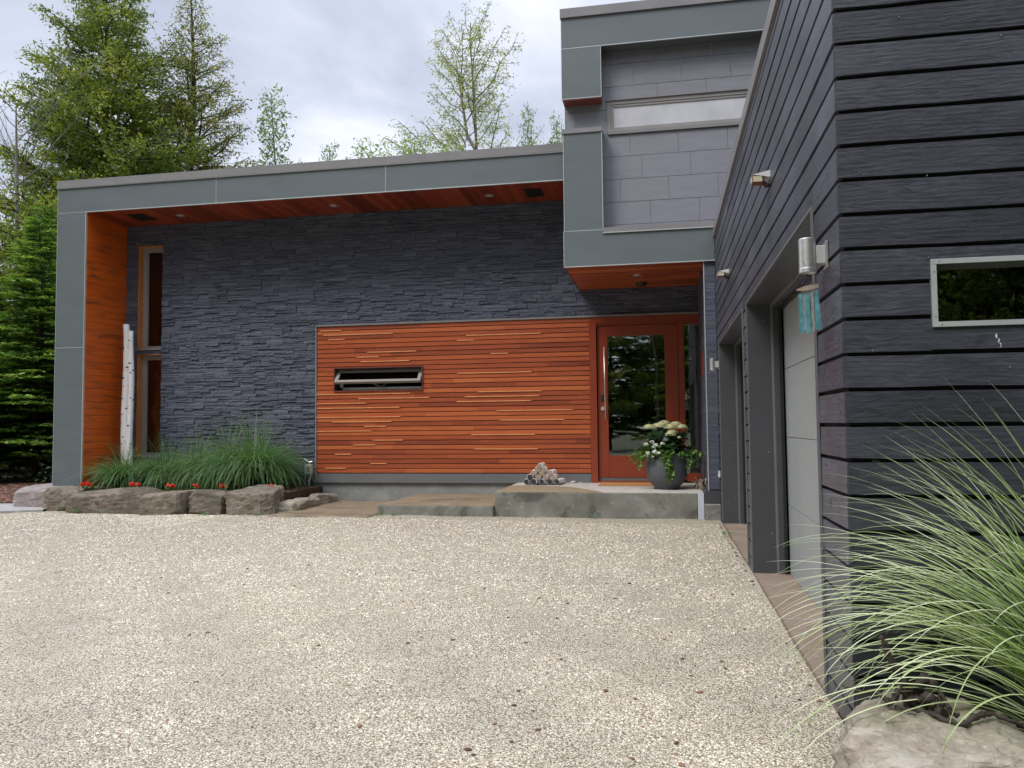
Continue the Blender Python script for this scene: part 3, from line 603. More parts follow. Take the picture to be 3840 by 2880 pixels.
# window in the box
b_=MB(); b_.box(-.735,xr,sy-.035,sy+.0,6.055,6.075); b_.box(-.715,xr,sy-.03,sy+.01,5.552,5.60); wo=b_.build('strip_window',M['flash'],H)
b_=MB()
for q in ((-.72,xr,6.0,6.055),(-.72,xr,5.60,5.625),(-.72,-.672,5.625,6.0)): b_.box(q[0],q[1],sy-.012,sy+.05,q[2],q[3])
for q in ((-.672,xr,5.965,6.0),(-.672,xr,5.625,5.655),(-.672,-.63,5.655,5.965)): b_.box(q[0],q[1],sy-.002,sy+.045,q[2],q[3])
b_.build('frame',M['winframe'],wo); b_=MB(); b_.box(-.63,xr,sy+.016,sy+.022,5.655,5.965); b_.build('pane',M['glass2'],wo)
# box soffit boards
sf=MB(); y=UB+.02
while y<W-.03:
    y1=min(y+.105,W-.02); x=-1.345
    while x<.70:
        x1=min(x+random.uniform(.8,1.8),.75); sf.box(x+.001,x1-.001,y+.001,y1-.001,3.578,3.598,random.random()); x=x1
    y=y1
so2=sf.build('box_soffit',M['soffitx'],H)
b_=MB(); b_.box(-1.356,-1.345,UB+.01,W-.03,3.572,3.60); b_.build('soffit_edge',M['jamb'],H)
b_=MB(); b_.lathe([(0,-.006),(.06,-.006),(.075,-.001),(.075,0)],(-.342,12.25,3.578),20); b_.build('soffit_light',M['nickel'],so2,smooth=True)
b_=MB(); b_.lathe([(0,-.05),(.06,-.05),(.085,-.03),(.09,0)],(-.30,12.9,3.578),20); b_.build('smoke_detector',M['black'],so2,smooth=True)

# ---------------- garage wing
GX=.754; GY=3.565; gz0=3.077; gp=.1489
open2=(4.14,7.32); open1=(7.70,10.88); OT=2.36
gaps=[gz0-gp*k for k in range(-7,22)]
side=MB(); front=MB()
def board_side(y0,y1,z0,z1,tone,xf):
    n=max(1,int((y1-y0)/.3)); ys=[y0+(y1-y0)*k/n for k in range(n+1)]; r=random.uniform
    zl=[z0+r(-.0022,.0022) for _ in ys]; zh=[z1+r(-.0016,.0016) for _ in ys]; b0=r(0,.003)
    rows=[[(xf+.022,y,zl_) for y,zl_ in zip(ys,zl)],[(xf-b0,y,zl_) for y,zl_ in zip(ys,zl)],[(xf-b0+.001,y,(a+b_)/2) for y,a,b_ in zip(ys,zl,zh)],[(xf-b0+.003,y,zh_) for y,zh_ in zip(ys,zh)],[(xf+.022,y,zh_) for y,zh_ in zip(ys,zh)]]
    side.grid(rows,tone)
    for s in (0,-1): side.face([rows[k][s] for k in range(5)],tone)
def board_front(x0,x1,z0,z1,tone,yf):
    n=max(1,int((x1-x0)/.2)); xs=[x0+(x1-x0)*k/n for k in range(n+1)]; r=random.uniform
    zl=[z0+r(-.0025,.0025) for _ in xs]; zh=[z1+r(-.0016,.0016) for _ in xs]; b0=r(0,.003)
    rows=[[(x,yf+.022,z_) for x,z_ in zip(xs,zl)],[(x,yf-b0,z_) for x,z_ in zip(xs,zl)],[(x,yf-b0+.001,(a+b_)/2) for x,a,b_ in zip(xs,zl,zh)],[(x,yf-b0+.003,z_) for x,z_ in zip(xs,zh)],[(x,yf+.022,z_) for x,z_ in zip(xs,zh)]]
    front.grid(rows,tone)
    for s in (0,-1): front.face([rows[k][s] for k in range(5)],tone)
fw=(1.105,1.80,1.692,1.975)
for k in range(len(gaps)-1):
    zh=gaps[k]-.009; zl=gaps[k+1]+.009
    zh=min(zh,3.893); zl=max(zl,.0)
    if zh<=zl: continue
    cuts=[GY+.012]; y=GY
    while True:
        y+=random.uniform(1.8,4.5)
        if y>10.9: break
        cuts.append(y)
    cuts+= [11.35] if zl<3.5 else [25]
    for a,b_ in zip(cuts,cuts[1:]):
        for q in grid_wall(a,b_,zl,zh,[(open2[0],open2[1],-1,OT),(open1[0],open1[1],-1,OT)]):
            if q[3]-q[2]>.015: board_side(q[0]+.0008,q[1]-.0008,q[2],q[3],random.random(),GX)
    if zh>.19:
        t_=random.random()
        for q in grid_wall(GX+.004,5.5,max(zl,.19),zh,[fw]):
            if q[3]-q[2]>.015:
                xj=random.uniform(1.2,2.6)
                if random.random()<.35 and q[0]+.1<xj<q[1]: board_front(q[0],xj-.001,q[2],q[3],t_,GY); board_front(xj+.001,q[1],q[2],q[3],random.random(),GY)
                else: board_front(q[0],q[1],q[2],q[3],t_,GY)
side.build('garage_side_boards',M['boardy'],H); front.build('garage_front_boards',M['boardx'],H)
b_=MB()
for q in grid_wall(GY+.03,25,-.1,3.95,[(open2[0],open2[1],-1,OT),(open1[0],open1[1],-1,OT)]): b_.box(GX+.020,GX+.10,q[0],q[1],q[2],q[3])
b_.build('garage_wall_backing',M['gap'],H)
b_=MB()
for q in grid_wall(GX+.101,5.5,-.1,3.95,[fw]): b_.box(q[0],q[1],GY+.018,GY+.10,q[2],q[3])
b_.box(GX+.02,GX+.101,GY+.018,GY+.03,-.1,3.95); b_.box(5.4,5.5,GY+.1,25,-.1,3.95); b_.box(GX+.1,5.4,GY+.1,25,3.90,3.98); b_.build('garage_front_backing',M['gap'],H)
b_=MB(); b_.box(GX+.01,5.5,GY-.004,GY+.02,-.1,.188); b_.build('garage_base_flashing',M['jamb'],H)
b_=MB()
yy=GY-.025
for y1 in (5.4,7.6,9.5,11.6,15,25): b_.box(GX-.022,GX+.06,yy,y1-.004,3.897,4.015); yy=y1
b_.box(GX+.06,5.5,GY-.025,GY+.05,3.897,4.015); b_.build('parapet_flashing',M['flash'],H)
for (y0,y1) in (open2,open1):
    b_=MB()
    # far jamb, header, near jamb (metal wrapped)
    b_.box(GX-.006,.945,y1-.012,y1,0,OT); b_.box(GX-.006,.945,y0,y0+.012,0,OT); b_.box(GX-.006,.945,y0+.012,y1-.012,OT-.012,OT)
    ow=b_.build('garage_opening',M['jamb'],H)
    b_=MB(); b_.box(.945,.965,y1-.022,y1,0,OT); b_.box(.945,.965,y0,y0+.022,0,OT); b_.box(.945,.965,y0+.022,y1-.022,OT-.03,OT-.001); 
    b_.box(GX-.014,GX-.002,y1-.002,y1+.012,0,OT+.016); b_.box(GX-.014,GX-.002,y0-.012,y0+.002,0,OT+.016); b_.box(GX-.014,GX-.002,y0+.002,y1-.002,OT,OT+.016)
    b_.build('metal_strip',M['jamb2'],ow)
    b_=MB(); b_.box(.965,1.012,y1-.03,y1,0,OT); b_.box(.965,1.012,y0,y0+.03,0,OT); b_.box(.965,1.012,y0+.03,y1-.03,OT-.04,OT-.001); b_.build('inner_jamb',M['jamb'],ow)
    b_=MB(); b_.box(1.012,1.034,y1-.06,y1,0,OT); b_.box(1.012,1.034,y0,y0+.06,0,OT); b_.box(1.012,1.034,y0+.06,y1-.06,OT-.07,OT-.001); b_.build('weather_seal',M['black'],ow)
    for yy,zz,xx in ((y1-.0135,.34,.91),(y1-.0135,1.05,.90),(y1-.0135,2.2,.88)):
        b_=MB(); b_.box(xx,xx+.007,yy-.003,yy,zz,zz+.007); b_.build('screw',M['alu'],ow)
    b_=MB(); zs=[.0,.59,1.18,1.77,2.36]
    for a,c in zip(zs,zs[1:]): b_.box(1.052,1.09,y0,y1,a+.0025,c-.0025)
    g=b_.build('garage_door',M['gdoor'],H,bevel=.002); b_=MB(); b_.box(1.06,1.088,y0,y1,0,2.36); b_.build('door_seam',M['jamb'],g)
    b_=MB(); b_.box(1.09,1.10,y0-.1,y1+.1,-.05,2.5); b_.build('door_core',M['gap'],g)
for xx,zz in ((1.105,2.33),(1.41,2.90),(.84,2.36),(1.10,1.985),(1.02,3.02),(.87,1.60),(1.39,1.52)):
    b_=MB(); b_.tube([(xx,GY-.0025,zz),(xx,GY-.0065,zz)],[.0035,.0025],7); b_.build('nail_head',M['nickel'],H)
b_=MB(); rr_=random.Random(9)
for k in range(9):
    xx=1.345+.002*k+rr_.uniform(-.004,.004); zz=1.655-.0065*k; b_.tube([(xx,GY-.0035,zz),(xx,GY-.0045,zz)],[rr_.uniform(.002,.005)]*2,7)
b_.build('splash_mark',M['white'],H)
# small window in front wall
x0,x1,z0,z1=fw; b_=MB(); e_=.021
b_.box(x0,x1,GY-.012,GY+.0,z1-e_,z1); b_.box(x0,x1,GY-.012,GY,z0,z0+e_); b_.box(x0,x0+e_,GY-.011,GY,z0+e_,z1-e_); b_.box(x1-e_,x1,GY-.011,GY,z0+e_,z1-e_)
b_.box(x0,x0+.004,GY,GY+.05,z0,z1)
wo=b_.build('garage_window',M['alu'],H)
b_=MB(); b_.box(x0+.004,x1,GY,GY+.09,z1-.003,z1); b_.box(x0+.004,x1,GY+.0,GY+.09,z0,z0+.003); b_.box(x0+.004,x0+.03,GY+.055,GY+.09,z0,z1); b_.box(x0+.03,x1,GY+.055,GY+.085,z1-.035,z1-.003); b_.build('frame',M['jamb2'],wo)
b_=MB(); b_.box(x0+.02,x1,GY+.06,GY+.064,z0+.003,z1-.003); b_.build('pane',M['glassd'],wo)
b_=MB(); b_.box(x0-.1,x1+.1,GY+.35,GY+.36,z0-.2,z1+.2); b_.build('dark_room_sheet',M['gap'],wo)  # black sheet added behind the pane, standing in for the unlit room
for (xx,zz) in ((x0+.030,z1-.010),(x0+.010,z1-.050),(x0+.010,z0+.045),(x0+.033,z0+.010)): b_=MB(); b_.tube([(xx,GY-.012,zz),(xx,GY-.0145,zz)],[.0042,.003],8); b_.build('rivet',M['steel'],wo)

# ================================================================== WALL LAMPS
def cyl_lamp(y,z,label):
    r_=empty('wall_lamp',(GX,y,z)); tag(r_,label,'lamp',group='cylinder wall lamps on the black garage wall')
    b_=MB(); b_.box(-.012,-.002,-.032,.032,-.062,.062); b_.build('back_plate',M['nickel'],r_,bevel=.002)
    b_=MB(); b_.box(-.052,-.012,-.022,.022,-.042,.042); b_.build('bracket',M['plasticgrey'],r_,bevel=.003)
    b_=MB(); b_.lathe([(.0,.078),(.034,.078),(.0375,.074),(.0375,-.06),(.039,-.062),(.039,-.08),(.035,-.081),(.033,-.07),(0,-.07)],(-.088,0,0),28); b_.build('cylinder_shade',M['steel'],r_,smooth=True).modifiers.new('e','EDGE_SPLIT')
    return r_
cyl_lamp(3.828,2.068,'brushed steel cylinder lamp by the garage corner with the glass chime below it')
cyl_lamp(11.03,2.10,'small steel cylinder lamp beside the front door past both garage doors')
def flood(y,z,s,label):
    r_=empty('flood_light',(GX,y,z)); tag(r_,label,'lamp',group='white hooded flood lights high on the garage wall')
    b_=MB()   # hood wedge
    P=[(-.002,-.05,.035),(-.002,.05,.035),(-.118,.045,.012),(-.118,-.045,.012),(-.002,-.05,-.012),(-.002,.05,-.012)]
    P=[tuple(c*s for c in p) for p in P]
    for f in ((0,1,2,3),(0,3,4),(1,5,2),(4,3,2,5),(0,4,5,1)): b_.face([P[k] for k in f])
    b_.build('hood',M['white'],r_)
    b_=MB(); b_.box(-.120*s,-.045*s,-.04*s,.04*s,-.045*s,.006*s); hb=b_.build('lamp_body',M['boxtrim'],r_,bevel=.004); 
    b_=MB(); b_.box(-.124*s,-.1202*s,-.034*s,.034*s,-.038*s,.0); b_.box(-.115*s,-.055*s,-.0435*s,-.0402*s,-.038*s,.0); b_.build('lens',M['lens'],r_)
    b_=MB(); b_.tube([(-.05*s,0,-.03*s),(-.02*s,0,-.06*s),(-.003*s,0,-.05*s)],[.014*s,.017*s,.012*s],10); b_.build('arm',M['driftdark'],r_,smooth=True)
flood(5.66,2.995,1.0,'white hooded flood light nearest the camera, above the near garage door')
flood(9.16,2.99,1.0,'smaller looking white flood light farther back, above the far garage door')
r_=empty('spot_lamp',(.65,11.80,3.5)); tag(r_,'small black spotlight tucked in the corner under the overhanging box','lamp')
b_=MB(); b_.tube([(0,0,.078),(0,0,.03)],.022,10); b_.build('bracket',M['black'],r_); b_=MB(); b_.tube([(.03,.03,.03),(-.04,-.05,-.03)],[.04,.05],14); b_.build('lamp_head',M['black'],r_,smooth=True)
b_=MB(); b_.box(-.022,0,-.025,.025,-.045,.045); b_.box(-.03,-.022,-.015,.015,-.03,.01); o=b_.build('outlet_box',M['white'],bevel=.005); o.location=(GX-.002,11.30,.615); tag(o,'small white outlet box low on the wall right of the doorstep','outlet')
# outlet by planter
r_=empty('garden_outlet',(-6.16,13.25,.2)); tag(r_,'grey weatherproof outlet box on a conduit beside the cedar cladding','outlet')
b_=MB(); b_.box(-.065,.065,-.05,.05,.29,.46); b_.build('cover',M['plasticgrey'],r_,bevel=.01); b_=MB(); b_.box(-.02,.03,-.056,-.05,.33,.42); b_.build('latch',M['jamb2'],r_)
b_=MB(); b_.tube([(.045,0,.30),(.02,0,.22),(.0,0,.14),(.0,0,.0)],.014,8); b_.tube([(-.06,.01,.40),(-.075,.01,.2),(-.075,.01,0)],.006,6); b_.build('conduit',M['plasticgrey'],r_,smooth=True)
b_=MB(); b_.tube([(0,0,.46),(0,0,.50)],.02,8); b_.tube([(-.09,0,.56),(0,0,.50),(.06,0,.51)],.01,6); b_.build('lever',M['nickel'],r_)
# ------------- wind chime
cx_,cy_=GX-.088,3.828
r_=empty('wind_chime',(cx_,cy_,1.92)); tag(r_,'turquoise glass wind chime hanging under the steel corner lamp','wind chime')
b_=MB(); pts=[(-.045,-.006),(-.02,.004),(.0,-.004),(.012,.010),(.04,.010)]
rows=[]
for x,z in [(-.05,-.008),(-.046,-.008),(-.02,-.003),(.0,.0),(.02,.002),(.04,.007),(.044,.008)]:
    hw=.010 if abs(x)<.045 else .004; hw=hw*(1.15 if -.01<x<.015 else 1)
    rows.append([(x,-.006,z-hw),(x,.006,z-hw),(x,.006,z+hw),(x,-.006,z+hw)])
b_.grid(rows,closed=True,cap=True); b_.build('wooden_bar',M['driftpale'],r_)
b_=MB()
for x in (-.032,-.012,.008,.028): b_.tube([(0,0,.064),(x,0,.006)],.0008,4)
b_.tube([(-.03,-.038,.12),(0,-.03,.075),(0,0,.06)],.0008,4); b_.tube([(.045,-.02,.15),(0,-.039,.085),(0,0,.06)],.0008,4); b_.build('cord',M['black'],r_)
b_=MB(); 
for x in (-.032,-.012,.008,.028):
    for k in range(5): u=.25+.13*k; b_.lathe([(0,.0025),(.0026,0),(0,-.0025)],(x*u,-.001,.064-(.058)*u),6,tone=random.random())
m,t,bb=newmat('violet_beads'); bb.inputs['Base Color'].default_value=(.25,.2,.5,1); bb.inputs['Roughness'].default_value=.2
b_.build('beads',m,r_)
for k,(x,zt,L,wd_,tp,dy_) in enumerate([(-.036,-.028,.178,.016,.002,0),(-.020,-.020,.175,.012,0,.008),(-.006,-.030,.180,.017,.002,-.006),(.014,-.018,.182,.016,.003,.006),(.034,-.014,.18,.016,.008,-.004)]):
    b_=MB(); tw=random.uniform(-.3,.3); h=wd_/2; rows=[]
    for q in range(7):
        u=q/6; ww=h*(1+ (tp/h)*u*.6); z=zt-L*u; ox=(.006 if k==4 else 0)*u
        rows.append([(x+ox-ww,dy_-.003,z),(x+ox+ww,dy_-.003+tw*.01,z),(x+ox+ww,dy_+.003+tw*.01,z),(x+ox-ww,dy_+.003,z)])
    b_.grid(rows,closed=True,cap=True); b_.build('glass_strip',M['tgl2'] if k in (1,3) else M['tgl'],r_)

# ================================================================== ROCKS
def chisel(name,planes,c,mat,label,seed,group=None,rough=.012,ns=(46,64),cat='rock'):
    rg=np.random.default_rng(seed); n1,n2=ns; import mathutils.noise as mn
    PL=np.array([(*p[0],p[1]) for p in planes]); b_=MB(); rows=[]; o3=Vector(rg.uniform(-40,40,3))
    for i in range(n1+1):
        ph=-math.pi/2+math.pi*i/n1; row=[]
        for j in range(n2):
            th=2*math.pi*j/n2; v=np.array([math.cos(ph)*math.cos(th),math.cos(ph)*math.sin(th),math.sin(ph)])
            dn=PL[:,:3]@v; ok=dn>1e-4; r=(PL[ok,3]/dn[ok]).min(); q=Vector(v*r)
            d=mn.noise(q*5+o3)*rough*1.3+mn.noise(q*14+o3)*rough*.8+mn.noise(q*35+o3)*rough*.35-abs(mn.noise(Vector((q.x*3,q.y*3,q.z*16))+o3))*rough*1.2
            q=q+Vector(v)*d; row.append((c[0]+q.x,c[1]+q.y,c[2]+q.z))
        rows.append(row)
    b_.grid(rows,closed=True); o=b_.build(name,mat); tag(o,label,cat,group); return o
def rock(name,x0,x1,y0,y1,z0,z1,mat,label,seed,group=None,rough=.10,top_flat=True,ns=26):
    rg=np.random.default_rng(seed+50); hx,hy,hz=(x1-x0)/2-.028,(y1-y0)/2,(z1-z0)/2; pl=[]
    def add(v,d): v=np.array(v,float); l=np.linalg.norm(v); pl.append((v/l,d/l))
    t=lambda s=.10: rg.uniform(-s,s)
    add((t(),t(),1),hz); add((0,0,-1),hz); add((1,t(.2),t(.25)),hx); add((-1,t(.2),t(.25)),hx); add((t(.12),-1,.10+t(.12)),hy); add((0,1,0),hy)
    for sx in (-1,1):
        add((sx*hx,0,hz*hx/hz*rg.uniform(.5,1.)) if False else (sx*1/hx,0,rg.uniform(.7,1.2)/hz),rg.uniform(1.62,1.85)*1)
        add((sx*1/hx,-1/hy,t(.5)),rg.uniform(1.6,1.85))
        add((sx*1/hx,-.8/hy,.8/hz),rg.uniform(2.0,2.3))
    add((t(.3)/hx,-1/hy,1/hz),rg.uniform(1.72,1.9))
    for k in range(9):
        v=np.array([rg.uniform(-1,1)/hx,-rg.uniform(.3,1)/hy,rg.uniform(-.5,1)/hz]); e=np.abs(v)@np.array([hx,hy,hz]); add(v,e*rg.uniform(.80,.94))
    return chisel(name,pl,((x0+x1)/2,(y0+y1)/2,(z0+z1)/2),mat,label,seed,group,.014*(rough/.10))
GR='limestone blocks edging the planting bed'
rock('edging_rock',-10.93,-10.05,11.80,12.6,-.06,.335,M['rockpink'],'pinkish edging block at the left end of the row, beside the mulch',1,GR)
rock('edging_rock',-10.22,-9.55,11.62,12.35,-.06,.345,M['rock'],'narrow edging block second from the left, under the grey column',2,GR)
rock('edging_rock',-9.62,-8.10,11.36,12.1,-.06,.335,M['rock2'],'longest dark stained edging block, third from the left below the birch poles',3,GR,ns=36)
rock('edging_rock',-8.16,-7.28,11.22,12.0,-.06,.31,M['rock'],'squarish brown edging block in the middle, fourth from the left',4,GR)
rock('edging_rock',-7.34,-6.62,11.30,12.0,-.06,.33,M['rock2'],'craggy edging block fifth from the left, with a red flower at its top',5,GR,.13)
rock('edging_rock',-6.66,-5.86,11.20,12.0,-.06,.36,M['rock'],'tallest edging boulder at the right corner of the row',6,GR,.12)
G2='small stones along the bed side'
rock('small_edging_rock',-5.96,-5.56,11.58,12.0,-.06,.16,M['rockpale'],'small greenish wedge stone just right of the corner boulder',7,G2,.07,ns=18)
rock('small_edging_rock',-5.93,-5.60,12.02,12.5,-.06,.17,M['rockpale'],'middle one of the three small stones beside the concrete pad',8,G2,.07,ns=18)
rock('small_edging_rock',-5.92,-5.62,12.52,13.25,-.06,.18,M['rockpale'],'small stone farthest back, touching the concrete foundation',9,G2,.07,ns=18)
# foreground boulder: big flat topped slab
ol=[(.60,3.02),(.72,3.34),(.92,3.37),(1.12,3.24),(1.20,3.04),(1.30,2.80),(1.30,2.50),(1.10,2.32),(.80,2.34),(.58,2.50),(.53,2.78)]
bcx,bcy,bcz=.93,2.85,.10; pl=[]
for (xa,ya),(xb,yb_) in zip(ol,ol[1:]+ol[:1]):
    nx,ny=(ya-yb_),(xb-xa); mxx,myy=(xa+xb)/2-bcx,(ya+yb_)/2-bcy
    if nx*mxx+ny*myy<0: nx,ny=-nx,-ny
    l=math.hypot(nx,ny); nx/=l; ny/=l; sl_=.28 if nx<-.3 or ny<-.3 else .05; l2=math.hypot(1,sl_); d=(nx*mxx+ny*myy)+sl_*(.22-bcz)
    pl.append((np.array([nx,ny,sl_])/l2,d/l2))
    ch=.6; l3=math.hypot(1,1/ch); pl.append((np.array([nx,ny,1/ch])/l3,((nx*mxx+ny*myy)+(.268-bcz)/ch-.045)/l3))
pl.append((np.array([.04,-.05,1])/math.sqrt(1+.0041),.178)); pl.append((np.array([0,0,-1.]),.25)); pl.append((np.array([-.25,-.55,1])/math.sqrt(1.365),.29)); pl.append((np.array([.5,.1,1])/math.sqrt(1.26),.275)); pl.append((np.array([-.6,-.2,1])/math.sqrt(1.4),.315))
chisel('boulder',pl,(bcx,bcy,bcz),M['rockpale'],'large pale flat topped boulder in the foreground beside the black wall',5,None,.030,(90,150),'boulder')
# ================================================================== DRIFTWOOD on boulder
def wob(pts,n=4,a=.006,seed=0):
    rg=random.Random(seed); P=[Vector(p) for p in pts]; out=[]
    for k in range(len(P)-1):
        p0=P[max(k-1,0)];p1=P[k];p2=P[k+1];p3=P[min(k+2,len(P)-1)]
        for q in range(n):
            u=q/n; out.append(.5*((2*p1)+(p2-p0)*u+(2*p0-5*p1+4*p2-p3)*u*u+(3*p1-p0-3*p2+p3)*u**3)+Vector((rg.uniform(-a,a),rg.uniform(-a,a),rg.uniform(-a,a))))
    out.append(P[-1]); return out
def limb(b_,pts,r0,r1,seed,a=.004,n=6,sides=7):
    r0*=.72; r1*=.72
    w=wob(pts,n,a,seed); rg=random.Random(seed); L=len(w); b_.tube(w,[(r0+(r1-r0)*k/(L-1))*rg.uniform(.7,1.3) for k in range(L)],sides)
b_=MB(); zt=.302
limb(b_,[(.640,3.20,zt+.02),(.69,3.15,zt+.018),(.735,3.13,zt+.03),(.765,3.07,zt+.012),(.80,3.09,zt+.04),(.835,3.12,zt+.07)],.006,.019,1)
limb(b_,[(.745,3.08,.54),(.765,3.09,.50),(.775,3.09,.46),(.81,3.10,.40),(.835,3.10,.30),(.85,3.08,.26)],.011,.026,2)
limb(b_,[(.735,3.08,.49),(.752,3.085,.495),(.768,3.09,.485)],.003,.006,12)
limb(b_,[(.795,3.12,.41),(.82,3.13,.37),(.86,3.12,.33),(.885,3.09,.29)],.006,.020,3)
limb(b_,[(.84,3.09,0.315),(.88,3.08,0.335),(.91,3.07,0.305),(.935,3.04,0.295)],.034,.022,4,.01)
limb(b_,[(.85,3.07,0.345),(.895,3.10,0.400),(.93,3.09,0.355),(.94,3.06,0.315)],.024,.014,5,.008)
limb(b_,[(.93,3.05,0.355),(.945,3.03,0.315),(.955,3.00,0.302),(.965,3.0,0.307)],.012,.008,6)
limb(b_,[(.845,3.04,0.307),(.90,2.995,0.295),(.96,2.955,0.292),(1.02,2.99,0.307),(1.08,3.02,0.307),(1.14,3.0,0.290),(1.19,2.99,0.270)],.020,.009,7)
limb(b_,[(.765,3.07,0.307),(.79,3.05,0.345),(.81,3.07,0.385),(.835,3.10,0.380)],.007,.009,8)
limb(b_,[(.78,3.06,0.307),(.82,3.04,0.301),(.86,3.05,0.307)],.006,.010,9)
limb(b_,[(.86,3.05,0.305),(.86,3.02,0.290),(.875,3.0,0.295)],.016,.008,10)
o=b_.build('driftwood',M['driftdark'],smooth=True); tag(o,'dark twisted root driftwood resting on the foreground boulder','driftwood')
# roots by the door
b_=MB()
for k in range(13):
    rg=random.Random(k+40); x=rg.uniform(.44,.60); y=rg.uniform(11.9,12.45); a_=rg.uniform(0,6.28); L=rg.uniform(.08,.2)
    limb(b_,[(x,y,.36),(x+math.cos(a_)*L*.5,y+math.sin(a_)*L*.5,.40+rg.uniform(0,.12)),(min(x+math.cos(a_)*L,.60),y+math.sin(a_)*L,.37+rg.uniform(0,.16))],.014,.007,k+40,.006)
o=b_.build('driftwood',M['driftpale'],smooth=True); tag(o,'pile of pale twisted roots on the landing right of the pot','driftwood')
# ================================================================== BIRCH POLES + LOGS
def pole(x0,y0,x1,y1,zt,r0,r1,label,seed):
    r_=empty('birch_pole',(x0,y0,.27)); tag(r_,label,'pole','white birch poles leaning by the tall windows'); rg=random.Random(seed)
    b_=MB(); n=22; path=[]; rad=[]
    for k in range(n+1):
        u=k/n; path.append((x1*u-x0*u+.012*math.sin(u*9+seed),(y1-y0)*u,(zt-.27)*u)); rad.append((r0+(r1-r0)*u)*rg.uniform(.96,1.05))
    b_.tube(path,rad,14); b_.build('trunk',M['birch'],r_,smooth=True)
    for k in range(9):
        b_=MB(); u=rg.uniform(.12,.97); p=Vector((x1*u-x0*u+.012*math.sin(u*9+seed),(y1-y0)*u,(zt-.27)*u)); rr=r0+(r1-r0)*u; th=rg.uniform(-2.6,-.6)+.35
        c=p+Vector((math.cos(th),math.sin(th),0))*rr*.98; s=rg.uniform(.012,.022); tx=Vector((-math.sin(th),math.cos(th),0)); nn=Vector((math.cos(th),math.sin(th),0))
        b_.face([c-tx*s*1.6-Vector((0,0,s*.5))+nn*.0,c+tx*s*1.6-Vector((0,0,s*.5)),c+tx*s*.8+nn*.012+Vector((0,0,s*.3)),c+Vector((0,0,s*.9))+nn*.003,c-tx*s*.8+nn*.012+Vector((0,0,s*.3))]); b_.build('knot',M['knot'],r_)
pole(-9.55,12.90,-9.62,13.0,3.225,.073,.053,'thicker taller birch pole on the left of the pair',1)
pole(-9.435,12.88,-9.53,13.02,3.105,.062,.040,'thinner shorter birch pole on the right of the pair',2)
rowsn=['bottom','second','third','fourth','top']; LGR='short birch logs stacked in a pyramid on the landing'
cols={'bottom':[-2.19,-2.07,-1.94,-1.81,-1.69],'second':[-2.13,-2.0,-1.875,-1.75],'third':[-2.07,-1.94,-1.80],'fourth':[-2.005,-1.895],'top':[-1.965]}
zs_={'bottom':.401,'second':.472,'third':.535,'fourth':.594,'top':.652}
words={5:['leftmost','second','middle','fourth','rightmost'],4:['leftmost','second','third','rightmost'],3:['left','middle','right'],2:['left','right'],1:['single']}
for rn in rowsn:
    for k,x in enumerate(cols[rn]):
        n=len(cols[rn]); rr=random.uniform(.046,.054); lab=('topmost birch log crowning the pyramid' if n==1 else '%s log in the %s row of the birch pyramid, %s end'%(words[n][k],rn,'black' if rn=='bottom' or (rn=='second' and k==0) else 'brown'))
        r_=empty('birch_log',(x,12.80,zs_[rn])); tag(r_,lab,'log',LGR)
        a_=random.uniform(-.06,.06); b_=MB(); L=.3; b_.tube([(0,-.0+random.uniform(-.02,.02),0),(a_*.5,.15,random.uniform(-.003,.003)),(a_,L,0)],[rr,rr*.97,rr*.95],14); bk=b_.build('bark',M['birch'],r_,smooth=True); bk.modifiers.new('e','EDGE_SPLIT')
        b_=MB(); b_.tube([(0,-.022,0),(0,-.026,0)],[rr*.86,rr*.84],14); b_.build('cut_end',M['logdark'] if rn=='bottom' or (rn=='second' and k==0) else M['logend'],r_)
for k,(x,y,s,lb_) in enumerate([(-1.66,13.25,.055,'flat white pebble nearest the log pile'),(-1.48,13.26,.065,'largest white pebble, in the middle of the three'),(-1.36,13.24,.032,'tiny white pebble nearest the door')]):
    b_=MB(); b_.lathe([(0,0),(s*.7,.003),(s,s*.25),(s*.75,s*.5),(0,s*.62)],(0,0,0),14); o=b_.build('pebble',M['pebble'],smooth=True); o.location=(x,y,.345); o.scale=(1,.7,1); o.rotation_euler=(0,0,k*1.1); tag(o,lb_,'pebble','white pebbles on the landing')
b_=MB(); b_.box(-1.02,-.09,12.62,13.26,.3465,.362); o=b_.build('doormat',M['mat'],bevel=.004); tag(o,'orange brown coir doormat in front of the wooden door','doormat')
